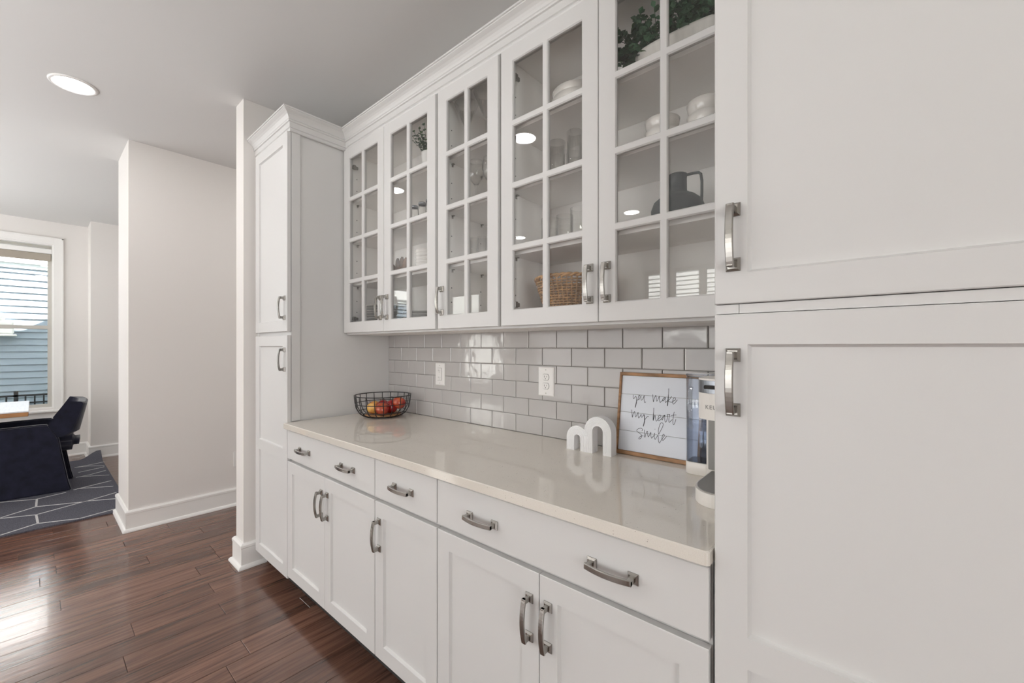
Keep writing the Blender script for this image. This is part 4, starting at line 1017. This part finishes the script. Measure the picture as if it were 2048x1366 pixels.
for ph in (0, math.pi):
    pts = [(bxx+(bkr(.160)+.0045*math.cos(34*2*math.pi*i/n/2+ph))*math.cos(2*math.pi*i/n), byy+(bkr(.160)+.0045*math.cos(17*2*math.pi*i/n+ph))*math.sin(2*math.pi*i/n), bz+.165+.0040*math.sin(17*2*math.pi*i/n+ph)) for i in range(n)]
    build(MB().tube(pts, .0048, 7, True), 'rim', 'wicker', t)
build(MB().lathe([(.0001, .003), (.052, .003), (.055, .0)], bxx, byy, bz, 32), 'bottom', 'wicker', t)

# dark jug
jx, jy = -.456, 1.300
t = empty('matte_jug', (jx, jy, S1), 'dark green-grey matte jug with squared loop handle', 'jug')
build(MB().lathe([(.0001, .0), (.050, .0), (.066, .010), (.0765, .032), (.078, .050), (.070, .072), (.052, .088), (.036, .094), (.0345, .098), (.0270, .102), (.0262, .142), (.0275, .156), (.0252, .1572), (.0235, .140), (.024, .11), (.0001, .10)], jx, jy, S1, 48), 'jug_body', 'charcoal', t)
hx = [(jx+.022, jy, S1+.150), (jx+.045, jy, S1+.150), (jx+.062, jy, S1+.148), (jx+.068, jy, S1+.142), (jx+.071, jy, S1+.12), (jx+.071, jy, S1+.085), (jx+.070, jy, S1+.062)]
build(MB().tube(hx, .0042, 10), 'loop_handle', 'charcoal', t)

# ================================================================ DINING AREA
t = empty('area_rug', (-5.7, -1.1, 0.001), 'dark grey area rug with thin ivory diamond lines and one curled corner', 'rug')
rx0, rx1, ry0, ry1 = -6.875, -4.51, -2.6, .515
def lift(x, y):
    a = max(0, min(1, (-6.60-x)/.27)); b = max(0, min(1, (y-.34)/.16)); s = lambda q: q*q*(3-2*q)
    return .085*s(a)*s(b)
NX, NY = 40, 90; top = []; bot = []
for i in range(NX+1):
    for j in range(NY+1):
        x = rx0+(rx1-rx0)*i/NX; y = ry0+(ry1-ry0)*j/NY; l = lift(x, y); top.append((x, y, .0105+l)); bot.append((x, y, .0008+l*.97))
rg = MB(); W_ = NY+1
rg.add(top, [(i*W_+j, (i+1)*W_+j, (i+1)*W_+j+1, i*W_+j+1) for i in range(NX) for j in range(NY)], True)
rg.add(bot, [(i*W_+j, i*W_+j+1, (i+1)*W_+j+1, (i+1)*W_+j) for i in range(NX) for j in range(NY)], True)
edge = [i*W_ for i in range(NX+1)]+[NX*W_+j for j in range(1, NY+1)]+[i*W_+NY for i in range(NX-1, -1, -1)]+[j for j in range(NY-1, 0, -1)]
n = len(edge)
for a in range(n):
    i, j = edge[a], edge[(a+1) % n]; rg.quad(top[j], top[i], bot[i], bot[j])
build(rg, 'pile', 'rug', t)
ln = MB()
LN = list(RUG)+[[[-6.87, -.5], [-6.3, -.3], [-6.0, -.1]], [[-6.5, -.6], [-5.9, -.45], [-5.6, -.2]], [[-5.5, -.19], [-5.3, -.6], [-5.6, -1.2]], [[-5.0, -.17], [-5.05, -.6], [-4.9, -1.2]], [[-4.98, -.17], [-4.8, -.7], [-4.9, -1.3]], [[-4.54, -.15], [-4.62, -.5], [-4.55, -1.0]], [[-6.2, .30], [-6.28, .50]]]
for L_ in LN:
    for a, b in zip(L_[:-1], L_[1:]):
        d = Vector((b[0]-a[0], b[1]-a[1])); l = d.length; d.normalize(); nn = Vector((-d.y, d.x))*.0065; k = max(1, int(l/.05))
        for q in range(k):
            p = Vector(a)+d*l*q/k; r = Vector(a)+d*l*(q+1)/k
            c_ = [p-nn, r-nn, r+nn, p+nn]
            ln.add([(v.x, v.y, .0118+lift(v.x, v.y)) for v in c_]+[(v.x, v.y, .0100+lift(v.x, v.y)) for v in c_], [(0, 1, 2, 3), (0, 4, 5, 1), (2, 6, 7, 3)])
build(ln, 'woven_lines', 'rug_line', t, kind='stuff')

# velvet armchair at the head of the table
t = empty('dining_armchair', (-5.765, 0.02, .0115), 'navy velvet armchair with slab sides at the end of the dining table', 'chair')
chair_root = t; t.location.y = 0.0
z0 = .0115
def slab(x0, x1):
    P = [(-.46, z0), (.225, z0), (.205, .10), (.165, .36), (.148, .485), (.120, .56), (.083, .622), (.02, .624), (-.40, .612), (-.42, .58)]
    bm = bmesh.new(); a = [bm.verts.new((x0, y, z)) for y, z in P]; b = [bm.verts.new((x1, y, z)) for y, z in P]
    bm.faces.new(a); bm.faces.new(b[::-1])
    for i in range(len(P)): j = (i+1) % len(P); bm.faces.new((a[j], a[i], b[i], b[j]))
    bmesh.ops.recalc_face_normals(bm, faces=bm.faces[:])
    bmesh.ops.bevel(bm, geom=[e for e in bm.edges if len(e.link_faces) == 2 and e.calc_face_angle(0) > 1.0], offset=.009, segments=2, affect='EDGES')
    return MB().bm(bm, False)
build(slab(-5.56, -5.50), 'side_panel', 'velvet', t)
build(slab(-6.03, -5.97), 'side_panel', 'velvet', t)
bk = MB(); n = 24; V = []
end = [(.083, .622), (.140, .500), (.185, .512), (.225, .540), (.262, .66), (.300, .792), (.285, .808), (.196, .818), (.150, .735)]
mid = [(.235, .600), (.232, .530), (.250, .525), (.275, .540), (.300, .66), (.325, .785), (.312, .800), (.262, .800), (.245, .70)]
for i in range(n+1):
    u = -1+2*i/n; w = abs(u)**5
    x = -5.765+.265*math.copysign(1-(1-abs(u))**1.25, u)
    V.append([(x, mid[k][0]+(end[k][0]-mid[k][0])*w, mid[k][1]+(end[k][1]-mid[k][1])*w) for k in range(9)])
vv = [p for r in V for p in r]
bk.add(vv, [(i*9+q, (i+1)*9+q, (i+1)*9+(q+1) % 9, i*9+(q+1) % 9) for i in range(n) for q in range(9)], False)
bk.add(V[0], [tuple(range(9))]); bk.add(V[-1], [tuple(range(9))[::-1]])
build(bk, 'backrest', 'velvet', t)
st = MB(); bm = bmesh.new(); bmesh.ops.create_cube(bm, size=1)
for v in bm.verts: v.co = Vector((-5.765+v.co.x*.40, -.09+v.co.y*.72, .425+v.co.z*.13))
bmesh.ops.bevel(bm, geom=bm.edges[:], offset=.045, segments=5, affect='EDGES'); st.bm(bm, True)
build(st, 'seat_cushion', 'velvet', t)
build(MB().box(-5.969, -5.561, -.42, .10, .28, .338, .01), 'seat_rail', 'velvet', t)

chair_root.rotation_euler = (0, 0, -.075); chair_root.location.y = .018
t = empty('dining_table', (-6.03, -1.0, .0115), 'white-topped dining table with oak edge by the window', 'table')
build(MB().box(-6.50, -5.475, -2.05, -.03, .748, .760, .002), 'tabletop', 'tabletop', t)
build(MB().box(-6.498, -5.477, -2.048, -.032, .712, .7475, .003), 'edge_band', 'table_edge', t)
for x in (-6.42, -5.62):
    for y in (-1.95, -.62): build(MB().box(x, x+.07, y, y+.07, .0118, .7115, .004), 'leg', 'table_edge', t)
